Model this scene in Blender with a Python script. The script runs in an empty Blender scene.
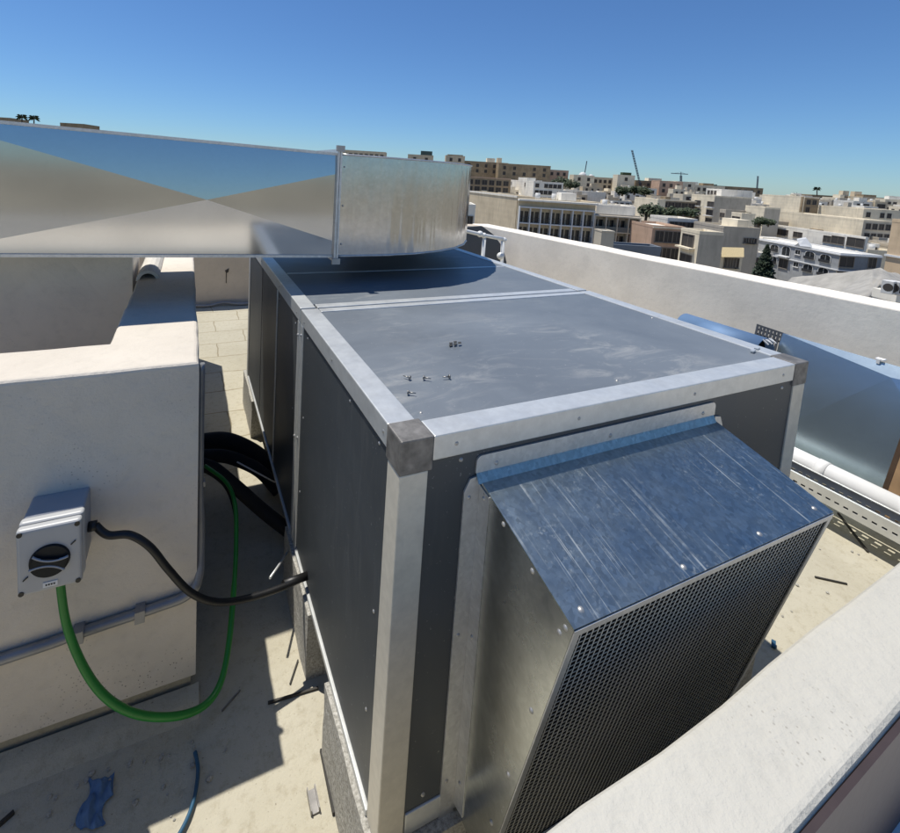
import bpy, bmesh, math, random
from mathutils import Vector, Matrix
R_ = math.radians
rnd = random.Random(7)
scene = bpy.context.scene
COL = scene.collection

# ------------------------------------------------------------------ camera
F, PX, PY, IW, IH = 471.84, 401.9, 225.67, 900.0, 833.0
CAM = Vector((-0.34859, -0.71075, 0.47491))
YA, PI_, RO = -0.427451, -0.110268, -0.0588886
RM = Matrix.Rotation(YA, 3, 'Z') @ Matrix.Rotation(PI_, 3, 'X') @ Matrix.Rotation(RO, 3, 'Y')
cd = bpy.data.cameras.new('camera'); cam = bpy.data.objects.new('camera', cd); COL.objects.link(cam)
m3 = Matrix((RM.col[0], RM.col[2], -RM.col[1])).transposed()
cam.matrix_world = Matrix.Translation(CAM) @ m3.to_4x4()
cd.sensor_fit = 'HORIZONTAL'; cd.sensor_width = 36.0; cd.lens = 36.0 * F / IW
cd.shift_x = (IW / 2 - PX) / IW; cd.shift_y = (PY - IH / 2) / IW
cd.clip_start = 0.02; cd.clip_end = 9000
scene.camera = cam

def ray(u, v): return RM @ Vector(((u - PX) / F, 1.0, -(v - PY) / F))
def on(u, v, ax, val):
    d = ray(u, v); t = (val - CAM[ax]) / d[ax]; return CAM + d * t
def depth(u, v, D): return CAM + ray(u, v) * D

# ------------------------------------------------------------------ materials
def mat(name): 
    m = bpy.data.materials.new(name); m.use_nodes = True
    nt = m.node_tree; return m, nt, nt.nodes['Principled BSDF']
def N(nt, t, **kw):
    n = nt.nodes.new(t)
    for k, v in kw.items():
        if k in n.inputs.keys(): n.inputs[k].default_value = v
        else: setattr(n, k, v)
    return n
def L(nt, a, b): nt.links.new(a, b)
def ramp(nt, fac, pts):
    r = nt.nodes.new('ShaderNodeValToRGB'); e = r.color_ramp.elements
    while len(e) < len(pts): e.new(0.5)
    for i, (p, c) in enumerate(pts):
        e[i].position = p; e[i].color = (*c, 1) if len(c) == 3 else c
    L(nt, fac, r.inputs[0]); return r
def g3(x): return (x, x, x)
def coords(nt, scale=(1, 1, 1), src='Object'):
    tc = nt.nodes.new('ShaderNodeTexCoord'); mp = nt.nodes.new('ShaderNodeMapping')
    mp.inputs['Scale'].default_value = scale; L(nt, tc.outputs[src], mp.inputs[0]); return mp.outputs[0]
def noise(nt, vec, scale, detail=4, rough=0.55, dist=0.0):
    n = N(nt, 'ShaderNodeTexNoise'); n.inputs['Scale'].default_value = scale; n.inputs['Detail'].default_value = detail
    n.inputs['Roughness'].default_value = rough; n.inputs['Distortion'].default_value = dist
    L(nt, vec, n.inputs['Vector']); return n.outputs[0]
def mix(nt, fac, a, b, bt='MIX'):
    n = nt.nodes.new('ShaderNodeMix'); n.data_type = 'RGBA'; n.blend_type = bt
    for s, v in ((n.inputs[0], fac), (n.inputs[6], a), (n.inputs[7], b)):
        if hasattr(v, 'links') or hasattr(v, 'is_linked'): L(nt, v, s)
        elif isinstance(v, (int, float)): s.default_value = v
        else: s.default_value = (*v, 1)
    return n.outputs[2]
def bump(nt, h, bs, strength, dist, prev=None):
    b = nt.nodes.new('ShaderNodeBump'); b.inputs['Strength'].default_value = strength; b.inputs['Distance'].default_value = dist
    L(nt, h, b.inputs['Height'])
    if prev is not None: L(nt, prev, b.inputs['Normal'])
    if bs is not None: L(nt, b.outputs[0], bs.inputs['Normal'])
    return b.outputs[0]

def simple(name, col, rough=0.6, metal=0.0, var=0.15, vs=8.0, bmp=0.0, bscale=60, bdist=0.002, spec=0.5, big=0.0):
    m, nt, bs = mat(name); v = coords(nt)
    n = noise(nt, v, vs, 5)
    r = ramp(nt, n, [(0.25, tuple(c * (1 - var) for c in col)), (0.75, tuple(min(1, c * (1 + var)) for c in col))])
    L(nt, r.outputs[0], bs.inputs['Base Color'])
    bs.inputs['Roughness'].default_value = rough; bs.inputs['Metallic'].default_value = metal
    bs.inputs['Specular IOR Level'].default_value = spec
    if bmp: bump(nt, noise(nt, v, bscale, 6), bs, bmp, bdist)
    return m

def plaster(name, col, speck=0.5, bmp=0.6, stain=(0.45, 0.38, 0.30), sscale=1.6):
    m, nt, bs = mat(name); v = coords(nt)
    n1 = noise(nt, v, sscale, 6, 0.6); n2 = noise(nt, v, 26, 6, 0.65); n3 = noise(nt, v, 150, 3, 0.5)
    c = ramp(nt, n1, [(0.3, tuple(x * 0.86 for x in col)), (0.55, col), (0.8, tuple(min(1, x * 1.05) for x in col))]).outputs[0]
    c = mix(nt, ramp(nt, n2, [(0.30, g3(0.25)), (0.48, g3(0))]).outputs[0], c, tuple(x * 0.72 for x in col))
    # gouges and dark specks
    clump = ramp(nt, noise(nt, v, 3.0, 2), [(0.55, g3(0)), (0.68, g3(1))]).outputs[0]
    vp = N(nt, 'ShaderNodeTexVoronoi'); vp.inputs['Scale'].default_value = 95; L(nt, v, vp.inputs['Vector'])
    sp = ramp(nt, vp.outputs['Distance'], [(0.13, g3(1)), (0.20, g3(0))]).outputs[0]
    mm = nt.nodes.new('ShaderNodeMath'); mm.operation = 'MULTIPLY'; L(nt, clump, mm.inputs[0]); L(nt, sp, mm.inputs[1])
    m2 = nt.nodes.new('ShaderNodeMath'); m2.operation = 'MULTIPLY'; L(nt, mm.outputs[0], m2.inputs[0]); m2.inputs[1].default_value = speck
    c = mix(nt, m2.outputs[0], c, tuple(x * 0.45 for x in stain))
    L(nt, c, bs.inputs['Base Color']); bs.inputs['Roughness'].default_value = 0.9; bs.inputs['Specular IOR Level'].default_value = 0.2
    b1 = bump(nt, n1, None, 0.7 * bmp, 0.02)
    b2 = bump(nt, n2, None, bmp, 0.006, b1)
    bump(nt, n3, bs, bmp * 0.6, 0.0015, b2)
    return m

def galv(name, base=(0.58, 0.60, 0.63), rough=0.2, spangle=0.12, wob=0.25, wobscale=3.0, scratch=0.0, stretch=(1, 1, 1), dirt=0.0, diff=0.0, cloud=0.5):
    m, nt, bs = mat(name); v = coords(nt)
    vo = N(nt, 'ShaderNodeTexVoronoi'); vo.inputs['Scale'].default_value = 130; L(nt, v, vo.inputs['Vector'])
    sp = noise(nt, v, 45, 3)
    lo, hi = tuple(c * (1 - spangle) for c in base), tuple(min(1, c * (1 + spangle)) for c in base)
    c = mix(nt, vo.outputs['Color'], lo, hi)
    c = mix(nt, ramp(nt, sp, [(0.35, g3(0)), (0.7, g3(cloud))]).outputs[0], c, tuple(x * 0.8 for x in base))
    met = None
    if scratch:
        vs0 = coords(nt, (210, 2.0, 2.0)); wv = nt.nodes.new('ShaderNodeVectorMath'); wv.operation = 'ADD'
        wn = N(nt, 'ShaderNodeTexNoise'); wn.inputs['Scale'].default_value = 3.0; L(nt, v, wn.inputs['Vector'])
        ws = nt.nodes.new('ShaderNodeVectorMath'); ws.operation = 'SCALE'; ws.inputs['Scale'].default_value = 2.2; L(nt, wn.outputs[1], ws.inputs[0])
        L(nt, vs0, wv.inputs[0]); L(nt, ws.outputs[0], wv.inputs[1]); vs = wv.outputs[0]
        s1 = ramp(nt, noise(nt, vs, 1.0, 2, 0.5), [(0.60, g3(0)), (0.68, g3(1))]).outputs[0]
        s2 = ramp(nt, noise(nt, v, 9, 5, 0.7), [(0.42, g3(0)), (0.66, g3(1))]).outputs[0]
        mu = nt.nodes.new('ShaderNodeMath'); mu.operation = 'MULTIPLY'; L(nt, s1, mu.inputs[0]); L(nt, s2, mu.inputs[1])
        s3 = ramp(nt, noise(nt, v, 75, 6, 0.75), [(0.55, g3(0)), (0.68, g3(0.7))]).outputs[0]
        m3_ = nt.nodes.new('ShaderNodeMath'); m3_.operation = 'MULTIPLY'; L(nt, s3, m3_.inputs[0]); L(nt, s2, m3_.inputs[1])
        ad = nt.nodes.new('ShaderNodeMath'); ad.operation = 'MAXIMUM'; L(nt, mu.outputs[0], ad.inputs[0]); L(nt, m3_.outputs[0], ad.inputs[1])
        sc = nt.nodes.new('ShaderNodeMath'); sc.operation = 'MULTIPLY'; L(nt, ad.outputs[0], sc.inputs[0]); sc.inputs[1].default_value = scratch
        c = mix(nt, sc.outputs[0], c, (0.55, 0.55, 0.55))
        iv = nt.nodes.new('ShaderNodeMath'); iv.operation = 'SUBTRACT'; iv.inputs[0].default_value = 1 - diff; L(nt, sc.outputs[0], iv.inputs[1])
        L(nt, iv.outputs[0], bs.inputs['Metallic'])
    else: bs.inputs['Metallic'].default_value = 1 - diff
    if dirt:
        d = ramp(nt, noise(nt, v, 5, 6, 0.7), [(0.5, g3(0)), (0.75, g3(dirt))]).outputs[0]
        c = mix(nt, d, c, (0.22, 0.20, 0.17))
    L(nt, c, bs.inputs['Base Color'])
    rr = nt.nodes.new('ShaderNodeMapRange'); rr.inputs[3].default_value = rough * (1 - 0.5 * cloud); rr.inputs[4].default_value = rough * (1 + 0.6 * cloud)
    L(nt, noise(nt, v, 14, 4), rr.inputs[0]); L(nt, rr.outputs[0], bs.inputs['Roughness'])
    b1 = bump(nt, noise(nt, coords(nt, stretch), wobscale, 3, 0.5), None, wob, 0.01)
    bump(nt, sp, bs, 0.1 * cloud, 0.001, b1)
    return m

def panel_paint(name, col, rough=0.42, smudge=0.5, streak=(1, 1, 1)):
    m, nt, bs = mat(name); v = coords(nt)
    n = noise(nt, v, 2.2, 6, 0.65, 0.6)
    c = ramp(nt, n, [(0.3, tuple(x * 0.85 for x in col)), (0.7, tuple(x * 1.18 for x in col))]).outputs[0]
    vs = coords(nt, streak)
    zone = ramp(nt, noise(nt, v, 1.9, 2), [(0.44, g3(0)), (0.64, g3(1))]).outputs[0]
    sm = ramp(nt, noise(nt, vs, 7.5, 8, 0.72, 1.2), [(0.50, g3(0)), (0.80, g3(1))]).outputs[0]
    mu = nt.nodes.new('ShaderNodeMath'); mu.operation = 'MULTIPLY'; L(nt, zone, mu.inputs[0]); L(nt, sm, mu.inputs[1])
    m2 = nt.nodes.new('ShaderNodeMath'); m2.operation = 'MULTIPLY'; L(nt, mu.outputs[0], m2.inputs[0]); m2.inputs[1].default_value = smudge
    c = mix(nt, m2.outputs[0], c, (0.42, 0.41, 0.38))
    fs = ramp(nt, noise(nt, v, 120, 2), [(0.70, g3(0)), (0.76, g3(0.5))]).outputs[0]
    c = mix(nt, fs, c, (0.35, 0.35, 0.34))
    L(nt, c, bs.inputs['Base Color'])
    rr = nt.nodes.new('ShaderNodeMapRange'); rr.inputs[3].default_value = rough - 0.08; rr.inputs[4].default_value = rough + 0.18
    L(nt, n, rr.inputs[0]); L(nt, rr.outputs[0], bs.inputs['Roughness'])
    b1 = bump(nt, noise(nt, v, 3, 2), None, 0.08, 0.01)
    bump(nt, noise(nt, v, 220, 2), bs, 0.06, 0.0006, b1)
    return m

def floor_mat(name='roof_screed', joints=True):
    m, nt, bs = mat(name); v = coords(nt)
    n1 = noise(nt, v, 1.3, 7, 0.65, 0.4); n2 = noise(nt, v, 30, 9, 0.75); n3 = noise(nt, v, 140, 4, 0.6)
    c = ramp(nt, n1, [(0.28, (0.40, 0.365, 0.275)), (0.5, (0.455, 0.42, 0.325)), (0.75, (0.51, 0.475, 0.38))]).outputs[0]
    c = mix(nt, ramp(nt, n2, [(0.36, g3(0.6)), (0.50, g3(0))]).outputs[0], c, (0.35, 0.31, 0.225))
    c = mix(nt, ramp(nt, n3, [(0.27, g3(0.8)), (0.36, g3(0))]).outputs[0], c, (0.17, 0.14, 0.10))
    br = N(nt, 'ShaderNodeTexBrick'); br.inputs['Scale'].default_value = 1.0
    br.inputs['Brick Width'].default_value = 0.48; br.inputs['Row Height'].default_value = 0.31
    br.inputs['Mortar Size'].default_value = 0.006; br.inputs['Mortar Smooth'].default_value = 0.4
    br.inputs['Color1'].default_value = (1, 1, 1, 1); br.inputs['Color2'].default_value = (0.93, 0.93, 0.92, 1); br.inputs['Mortar'].default_value = (0.55, 0.5, 0.42, 1)
    vd = nt.nodes.new('ShaderNodeVectorMath'); vd.operation = 'ADD'
    nn = N(nt, 'ShaderNodeTexNoise'); nn.inputs['Scale'].default_value = 4; L(nt, v, nn.inputs['Vector'])
    sc = nt.nodes.new('ShaderNodeVectorMath'); sc.operation = 'SCALE'; sc.inputs['Scale'].default_value = 0.05; L(nt, nn.outputs[1], sc.inputs[0])
    L(nt, v, vd.inputs[0]); L(nt, sc.outputs[0], vd.inputs[1]); L(nt, vd.outputs[0], br.inputs['Vector'])
    sy = nt.nodes.new('ShaderNodeSeparateXYZ'); L(nt, v, sy.inputs[0])      # jointed slabs only towards the far end of the roof
    far = nt.nodes.new('ShaderNodeMapRange'); far.inputs[1].default_value = -0.9; far.inputs[2].default_value = -0.5; far.inputs[3].default_value = 0.0; far.inputs[4].default_value = 0.8 if joints else 0.0
    L(nt, sy.outputs[1], far.inputs[0]); c = mix(nt, far.outputs[0], c, br.outputs['Color'], 'MULTIPLY')
    L(nt, c, bs.inputs['Base Color']); bs.inputs['Roughness'].default_value = 0.95; bs.inputs['Specular IOR Level'].default_value = 0.15
    b1 = bump(nt, n1, None, 0.4, 0.02); b2 = bump(nt, n2, None, 0.7, 0.006, b1); bump(nt, n3, bs, 0.6, 0.002, b2)
    return m

def block_mat():
    m, nt, bs = mat('concrete_block'); v = coords(nt)
    n1 = noise(nt, v, 130, 4, 0.7); n2 = noise(nt, v, 6, 4)
    c = ramp(nt, n1, [(0.28, (0.16, 0.15, 0.13)), (0.5, (0.38, 0.365, 0.32)), (0.72, (0.58, 0.56, 0.52))]).outputs[0]
    c = mix(nt, ramp(nt, n2, [(0.4, g3(0)), (0.8, g3(0.5))]).outputs[0], c, (0.30, 0.28, 0.24))
    L(nt, c, bs.inputs['Base Color']); bs.inputs['Roughness'].default_value = 0.95
    bump(nt, n1, bs, 0.9, 0.004); return m

def town_mat(name, col, var=0.12):
    m, nt, bs = mat(name); v = coords(nt)
    n1 = noise(nt, v, 0.25, 5, 0.6); n2 = noise(nt, coords(nt, (1.2, 1.2, 0.25)), 1.1, 5, 0.6)
    c = ramp(nt, n1, [(0.3, tuple(x * (1 - var) for x in col)), (0.7, tuple(min(1, x * (1 + var)) for x in col))]).outputs[0]
    c = mix(nt, ramp(nt, n2, [(0.30, g3(0.5)), (0.50, g3(0))]).outputs[0], c, tuple(x * 0.66 for x in col))
    br = N(nt, 'ShaderNodeTexBrick'); br.inputs['Scale'].default_value = 1.0; br.inputs['Brick Width'].default_value = 1.1; br.inputs['Row Height'].default_value = 0.6
    br.inputs['Mortar Size'].default_value = 0.02; br.inputs['Color1'].default_value = (1, 1, 1, 1); br.inputs['Color2'].default_value = (0.92, 0.92, 0.92, 1); br.inputs['Mortar'].default_value = (0.8, 0.8, 0.8, 1)
    vr = N(nt, 'ShaderNodeMapping'); vr.inputs['Rotation'].default_value = (R_(90), 0, 0); L(nt, v, vr.inputs[0]); L(nt, vr.outputs[0], br.inputs['Vector'])
    c = mix(nt, 0.22, c, br.outputs['Color'], 'MULTIPLY')
    L(nt, c, bs.inputs['Base Color']); bs.inputs['Roughness'].default_value = 0.9; bs.inputs['Specular IOR Level'].default_value = 0.2
    return m

M = dict(
    galv_duct=galv('galvanised_sheet', (0.47, 0.49, 0.51), 0.10, 0.015, 0.03, 1.0, dirt=0.04, cloud=0.06),
    galv_elbow=galv('galvanised_elbow_sheet', (0.52, 0.53, 0.54), 0.16, 0.06, 1.4, 2.2, stretch=(4.0, 4.0, 0.22), dirt=0.2),
    galv_hood=galv('galvanised_hood_sheet', (0.42, 0.475, 0.455), 0.34, 0.24, 0.06, 2.0, scratch=0.5, dirt=0.05),
    galv_side=galv('galvanised_side_sheet', (0.58, 0.61, 0.62), 0.25, 0.10, 0.35, 2.6, dirt=0.2),
    galv_flange=galv('galvanised_flange', (0.62, 0.62, 0.61), 0.42, 0.10, 0.05, dirt=0.2, diff=0.3),
    galv_blue=galv('galvanised_offcut', (0.50, 0.60, 0.64), 0.24, 0.05, 0.03, 1.5, dirt=0.12, diff=0.12, cloud=0.15),
    post=galv('bounce_warmed_post', (0.66, 0.61, 0.50), 0.45, 0.03, 0.03, 4.0, dirt=0.2, diff=0.9),  # warm light bounced off the parapet put into the front posts' colour
    rail=galv('aluminium_rail', (0.64, 0.65, 0.63), 0.40, 0.03, 0.04, 4.0, dirt=0.25, diff=0.5),
    cap=simple('cast_corner_block', (0.20, 0.19, 0.175), 0.6, 0.5, 0.45, 40, 0.4, 90, 0.001),
    top=panel_paint('sunlit_grey_panel', (0.14, 0.158, 0.175), 0.42, 0.75, (0.7, 1.8, 1)),  # same coating as the sides; sunlit tone put into its colour
    side=panel_paint('shaded_grey_panel', (0.050, 0.057, 0.062), 0.42, 0.12, (3, 3, 0.6)),  # same coating as the top; shade put into its darker colour
    dark=simple('dark_interior', (0.006, 0.006, 0.006), 0.9, spec=0.1),
    screen=simple('welded_wire', (0.56, 0.55, 0.50), 0.5, 0.1, 0.1),
    screw_dull=simple('weathered_screw', (0.42, 0.41, 0.39), 0.5, 0.7, 0.2),
    screw=simple('zinc_screw', (0.30, 0.29, 0.27), 0.45, 0.8, 0.2),
    floor=floor_mat(), fillet=floor_mat('screed_fillet', False), slate=simple('slate_grey_flat', (0.075, 0.082, 0.09), 0.7, 0, 0.15, 3),
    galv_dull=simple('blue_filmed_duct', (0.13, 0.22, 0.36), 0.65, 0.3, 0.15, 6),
    block=block_mat(),
    plaster=plaster('white_plaster', (0.62, 0.59, 0.53), 0.5, 0.7),
    plaster_wall=plaster('off_white_wall_plaster', (0.665, 0.602, 0.51), 0.8, 0.65, (0.30, 0.25, 0.2)),
    plaster_fg=plaster('white_parapet_plaster', (0.51, 0.49, 0.43), 0.45, 0.9, (0.30, 0.25, 0.2), 1.0),
    plaster_side=plaster('cream_parapet_plaster', (0.90, 0.82, 0.70), 0.3, 0.22, sscale=2.2),
    white=simple('white_paint', (0.80, 0.79, 0.76), 0.7, 0, 0.06, 6, 0.3, 50, 0.003),
    brown=simple('brown_wall_paint', (0.04, 0.027, 0.026), 0.55, 0, 0.35, 7, 0.3, 20, 0.004),
    pvc=simple('white_pvc', (0.78, 0.77, 0.73), 0.35, 0, 0.06, 10),
    tray=simple('coated_cable_tray', (0.66, 0.66, 0.62), 0.4, 0.2, 0.12, 20),
    traydark=simple('perforated_offcut', (0.13, 0.13, 0.13), 0.5, 0.5, 0.2, 20),
    terrace=simple('terrace_bounce_tone', (0.74, 0.66, 0.54), 0.9, 0, 0.2, 1.0),  # pale tone chosen to bounce warm light onto shaded walls
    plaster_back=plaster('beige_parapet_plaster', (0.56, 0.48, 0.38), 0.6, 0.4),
    wood=simple('plywood_edge', (0.50, 0.31, 0.16), 0.7, 0, 0.2, 12),
    wood2=simple('weathered_timber', (0.10, 0.06, 0.035), 0.8, 0, 0.3, 12),
    red=simple('red_cable_sheath', (0.42, 0.04, 0.03), 0.5, 0, 0.2, 10),
    black=simple('black_rubber', (0.012, 0.012, 0.012), 0.45, 0, 0.3, 20),
    foam=simple('black_pipe_lagging', (0.010, 0.010, 0.011), 0.8, 0, 0.3, 20),
    green=simple('green_cable_sheath', (0.02, 0.21, 0.03), 0.35, 0, 0.12, 10),
    blue=simple('blue_cable_sheath', (0.015, 0.075, 0.14), 0.5, 0, 0.2, 10),
    rag=simple('blue_cloth', (0.085, 0.16, 0.29), 0.9, 0, 0.25, 30, 0.5, 200, 0.001),
    conduit=simple('grey_conduit', (0.26, 0.26, 0.26), 0.35, 0.3, 0.2, 14),
    iso=simple('light_grey_plastic', (0.43, 0.43, 0.42), 0.4, 0, 0.05, 12),
    iso_base=simple('mid_grey_plastic', (0.34, 0.35, 0.37), 0.5, 0, 0.05, 12),
    iso_dial=simple('dark_grey_dial', (0.014, 0.016, 0.018), 0.5, 0, 0.1, 12, spec=0.2),
    label=simple('label_sticker', (0.72, 0.72, 0.70), 0.5, 0, 0.05),
    steel=simple('scrap_steel', (0.25, 0.24, 0.23), 0.4, 0.8, 0.25, 30),
    stick=simple('dark_offcut', (0.03, 0.027, 0.022), 0.7, 0, 0.3, 30),
    glass=simple('window_glass', (0.018, 0.022, 0.026), 0.12, 0, 0.2, 0.5),
    reveal=simple('shaded_window_reveal', (0.22, 0.19, 0.155), 0.9),
    frame=simple('white_window_frame', (0.62, 0.61, 0.58), 0.6),
    brownframe=simple('timber_shutter', (0.13, 0.07, 0.04), 0.6),
    iron=simple('dark_ironwork', (0.03, 0.03, 0.032), 0.6),
    bglass=simple('balcony_glass', (0.10, 0.12, 0.125), 0.15),
    leaf=simple('green_leaves', (0.036, 0.055, 0.020), 0.7, 0, 0.5, 1.2),
    leafdark=simple('conifer_needles', (0.022, 0.038, 0.018), 0.8, 0, 0.5, 1.5),
    bark=simple('tree_bark', (0.10, 0.075, 0.05), 0.9),
    terrain=simple('hillside_earth', (0.27, 0.235, 0.165), 0.95, 0, 0.4, 0.03),
    asphalt=simple('tar_roofing', (0.075, 0.078, 0.08), 0.8, 0, 0.2, 0.4),
    t_cream=town_mat('cream_limestone', (0.76, 0.67, 0.505)), t_tan=town_mat('tan_limestone', (0.62, 0.52, 0.37)),
    t_white=town_mat('white_render', (0.82, 0.77, 0.67)), t_brown=town_mat('weathered_brown_stone', (0.32, 0.245, 0.155), 0.3),
    t_grey=town_mat('grey_render', (0.50, 0.445, 0.355)), t_blue=town_mat('blue_grey_render', (0.36, 0.37, 0.375)),
    t_pink=town_mat('terracotta_render', (0.52, 0.36, 0.26)), t_peach=town_mat('peach_render', (0.62, 0.47, 0.31)),
    t_bluedark=town_mat('slate_blue_render', (0.19, 0.21, 0.235)),
    t_trim=simple('white_stone_trim', (0.66, 0.66, 0.65), 0.8), t_dark=simple('dark_recess', (0.05, 0.044, 0.038), 0.8),
    tarp=simple('grey_tarpaulin', (0.34, 0.32, 0.28), 0.8, 0, 0.25, 0.9, 0.5, 3, 0.1),
    yellow=simple('yellow_awning_cloth', (0.50, 0.40, 0.22), 0.8), crane=simple('crane_steel', (0.10, 0.12, 0.15), 0.5, 0.5),
    dome=simple('dome_green', (0.05, 0.09, 0.08), 0.6),
)

# ------------------------------------------------------------------ mesh helpers
WORG = {}
def new(): return bmesh.new()
def box(bm, x0, x1, y0, y1, z0, z1):
    r = bmesh.ops.create_cube(bm, size=1.0)
    c = Vector(((x0 + x1) / 2, (y0 + y1) / 2, (z0 + z1) / 2)); s = Vector((abs(x1 - x0), abs(y1 - y0), abs(z1 - z0)))
    for v in r['verts']: v.co = Vector((v.co.x * s.x, v.co.y * s.y, v.co.z * s.z)) + c
    return r['verts']
def poly(bm, pts): 
    return bm.faces.new([bm.verts.new(p) for p in pts])
def prism(bm, pts, off):
    """closed slab: polygon pts swept by the vector off"""
    a = [bm.verts.new(p) for p in pts]; b = [bm.verts.new(Vector(p) + Vector(off)) for p in pts]
    n = len(pts); bm.faces.new(a[::-1]); bm.faces.new(b)
    for i in range(n): bm.faces.new((a[i], a[(i + 1) % n], b[(i + 1) % n], b[i]))
def bar(bm, p, q, w, h=None, up=(0, 0, 1)):
    p, q = Vector(p), Vector(q); d = (q - p).normalized(); h = h or w
    u = Vector(up)
    if abs(d.dot(u)) > 0.98: u = Vector((1, 0, 0))
    s = d.cross(u).normalized() * w / 2; t = s.cross(d).normalized() * h / 2
    a = [bm.verts.new(p + x) for x in (s + t, -s + t, -s - t, s - t)]; b = [bm.verts.new(q + x) for x in (s + t, -s + t, -s - t, s - t)]
    bm.faces.new(a[::-1]); bm.faces.new(b)
    for i in range(4): bm.faces.new((a[i], a[(i + 1) % 4], b[(i + 1) % 4], b[i]))
def smoothpath(pts, n=8):
    P = [Vector(p) for p in pts]; out = []
    for i in range(len(P) - 1):
        a, b, c, d = P[max(i - 1, 0)], P[i], P[i + 1], P[min(i + 2, len(P) - 1)]
        for k in range(n):
            t = k / n
            out.append(0.5 * ((2 * b) + (c - a) * t + (2 * a - 5 * b + 4 * c - d) * t * t + (3 * b - a - 3 * c + d) * t ** 3))
    out.append(P[-1]); return out
def tube(bm, pts, r, seg=10, smooth=True, n=8, cap=True):
    P = smoothpath(pts, n) if smooth and len(pts) > 2 else [Vector(p) for p in pts]
    rings = []; prev = None
    for i, p in enumerate(P):
        d = (P[min(i + 1, len(P) - 1)] - P[max(i - 1, 0)]).normalized()
        if prev is None:
            u = Vector((0, 0, 1)) if abs(d.z) < 0.9 else Vector((1, 0, 0)); s = d.cross(u).normalized()
        else: s = (prev - d * prev.dot(d)).normalized()
        prev = s; t = d.cross(s)
        rr = r[i * (len(r) - 1) // max(1, len(P) - 1)] if isinstance(r, (list, tuple)) else r
        rings.append([bm.verts.new(p + (s * math.cos(a) + t * math.sin(a)) * rr) for a in (2 * math.pi * k / seg for k in range(seg))])
    for a, b in zip(rings, rings[1:]):
        for k in range(seg):
            f = bm.faces.new((a[k], a[(k + 1) % seg], b[(k + 1) % seg], b[k])); f.smooth = True
    if cap: bm.faces.new(rings[0][::-1]); bm.faces.new(rings[-1])
def dome_screw(bm, p, nrm, r=0.006, h=0.004):
    r *= 0.8; h *= 0.6
    n = Vector(nrm).normalized(); u = n.orthogonal().normalized(); w = n.cross(u); p = Vector(p)
    r0 = [bm.verts.new(p + (u * math.cos(a) + w * math.sin(a)) * r) for a in (2 * math.pi * k / 8 for k in range(8))]
    r1 = [bm.verts.new(p + n * h * 0.8 + (u * math.cos(a) + w * math.sin(a)) * r * 0.7) for a in (2 * math.pi * k / 8 for k in range(8))]
    tp = bm.verts.new(p + n * h)
    for k in range(8):
        f = bm.faces.new((r0[k], r0[(k + 1) % 8], r1[(k + 1) % 8], r1[k])); f.smooth = True
        f = bm.faces.new((r1[k], r1[(k + 1) % 8], tp)); f.smooth = True
def bevel(bm, w, seg=2):
    es = [e for e in bm.edges if len(e.link_faces) == 2 and e.calc_face_angle(0) > 0.5]
    bmesh.ops.bevel(bm, geom=es, offset=w, segments=seg, profile=0.5, affect='EDGES', clamp_overlap=True)

def tag(o, label=None, cat=None, group=None, kind=None):
    if label: o['label'] = label
    if cat: o['category'] = cat
    if group: o['group'] = group
    if kind: o['kind'] = kind
    return o
def thing(name, loc, label, cat, group=None):
    o = bpy.data.objects.new(name, None); COL.objects.link(o); o.location = loc; o.empty_display_size = 0.1
    WORG[o.name] = Vector(loc); return tag(o, label, cat, group)
def obj(name, bm, m, parent=None, label=None, cat=None, group=None, kind=None, smooth=False, origin=None):
    bmesh.ops.recalc_face_normals(bm, faces=bm.faces)
    me = bpy.data.meshes.new(name)
    if parent is not None: org = WORG[parent.name]
    elif origin is not None: org = Vector(origin)
    else:
        xs = [v.co for v in bm.verts]
        org = Vector(((min(v.x for v in xs) + max(v.x for v in xs)) / 2, (min(v.y for v in xs) + max(v.y for v in xs)) / 2, min(v.z for v in xs)))
    for v in bm.verts: v.co -= org
    if smooth:
        for f in bm.faces: f.smooth = True
    bm.to_mesh(me); bm.free(); me.materials.append(m)
    o = bpy.data.objects.new(name, me); COL.objects.link(o)
    if parent is not None: o.parent = parent; WORG[o.name] = org
    else: o.location = org; WORG[o.name] = org
    return tag(o, label, cat, group, kind)
def part_empty(name, parent, label=None):
    o = bpy.data.objects.new(name, None); COL.objects.link(o); o.parent = parent; o.empty_display_size = 0.1
    WORG[o.name] = WORG[parent.name].copy()
    return tag(o, label)

GZ = -1.09
# ------------------------------------------------------------------ roof and parapets
bm = new(); box(bm, -6, 3.9, -0.45, 5.1, GZ - 0.3, GZ)
obj('roof_floor', bm, M['floor'], kind='structure')

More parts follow.
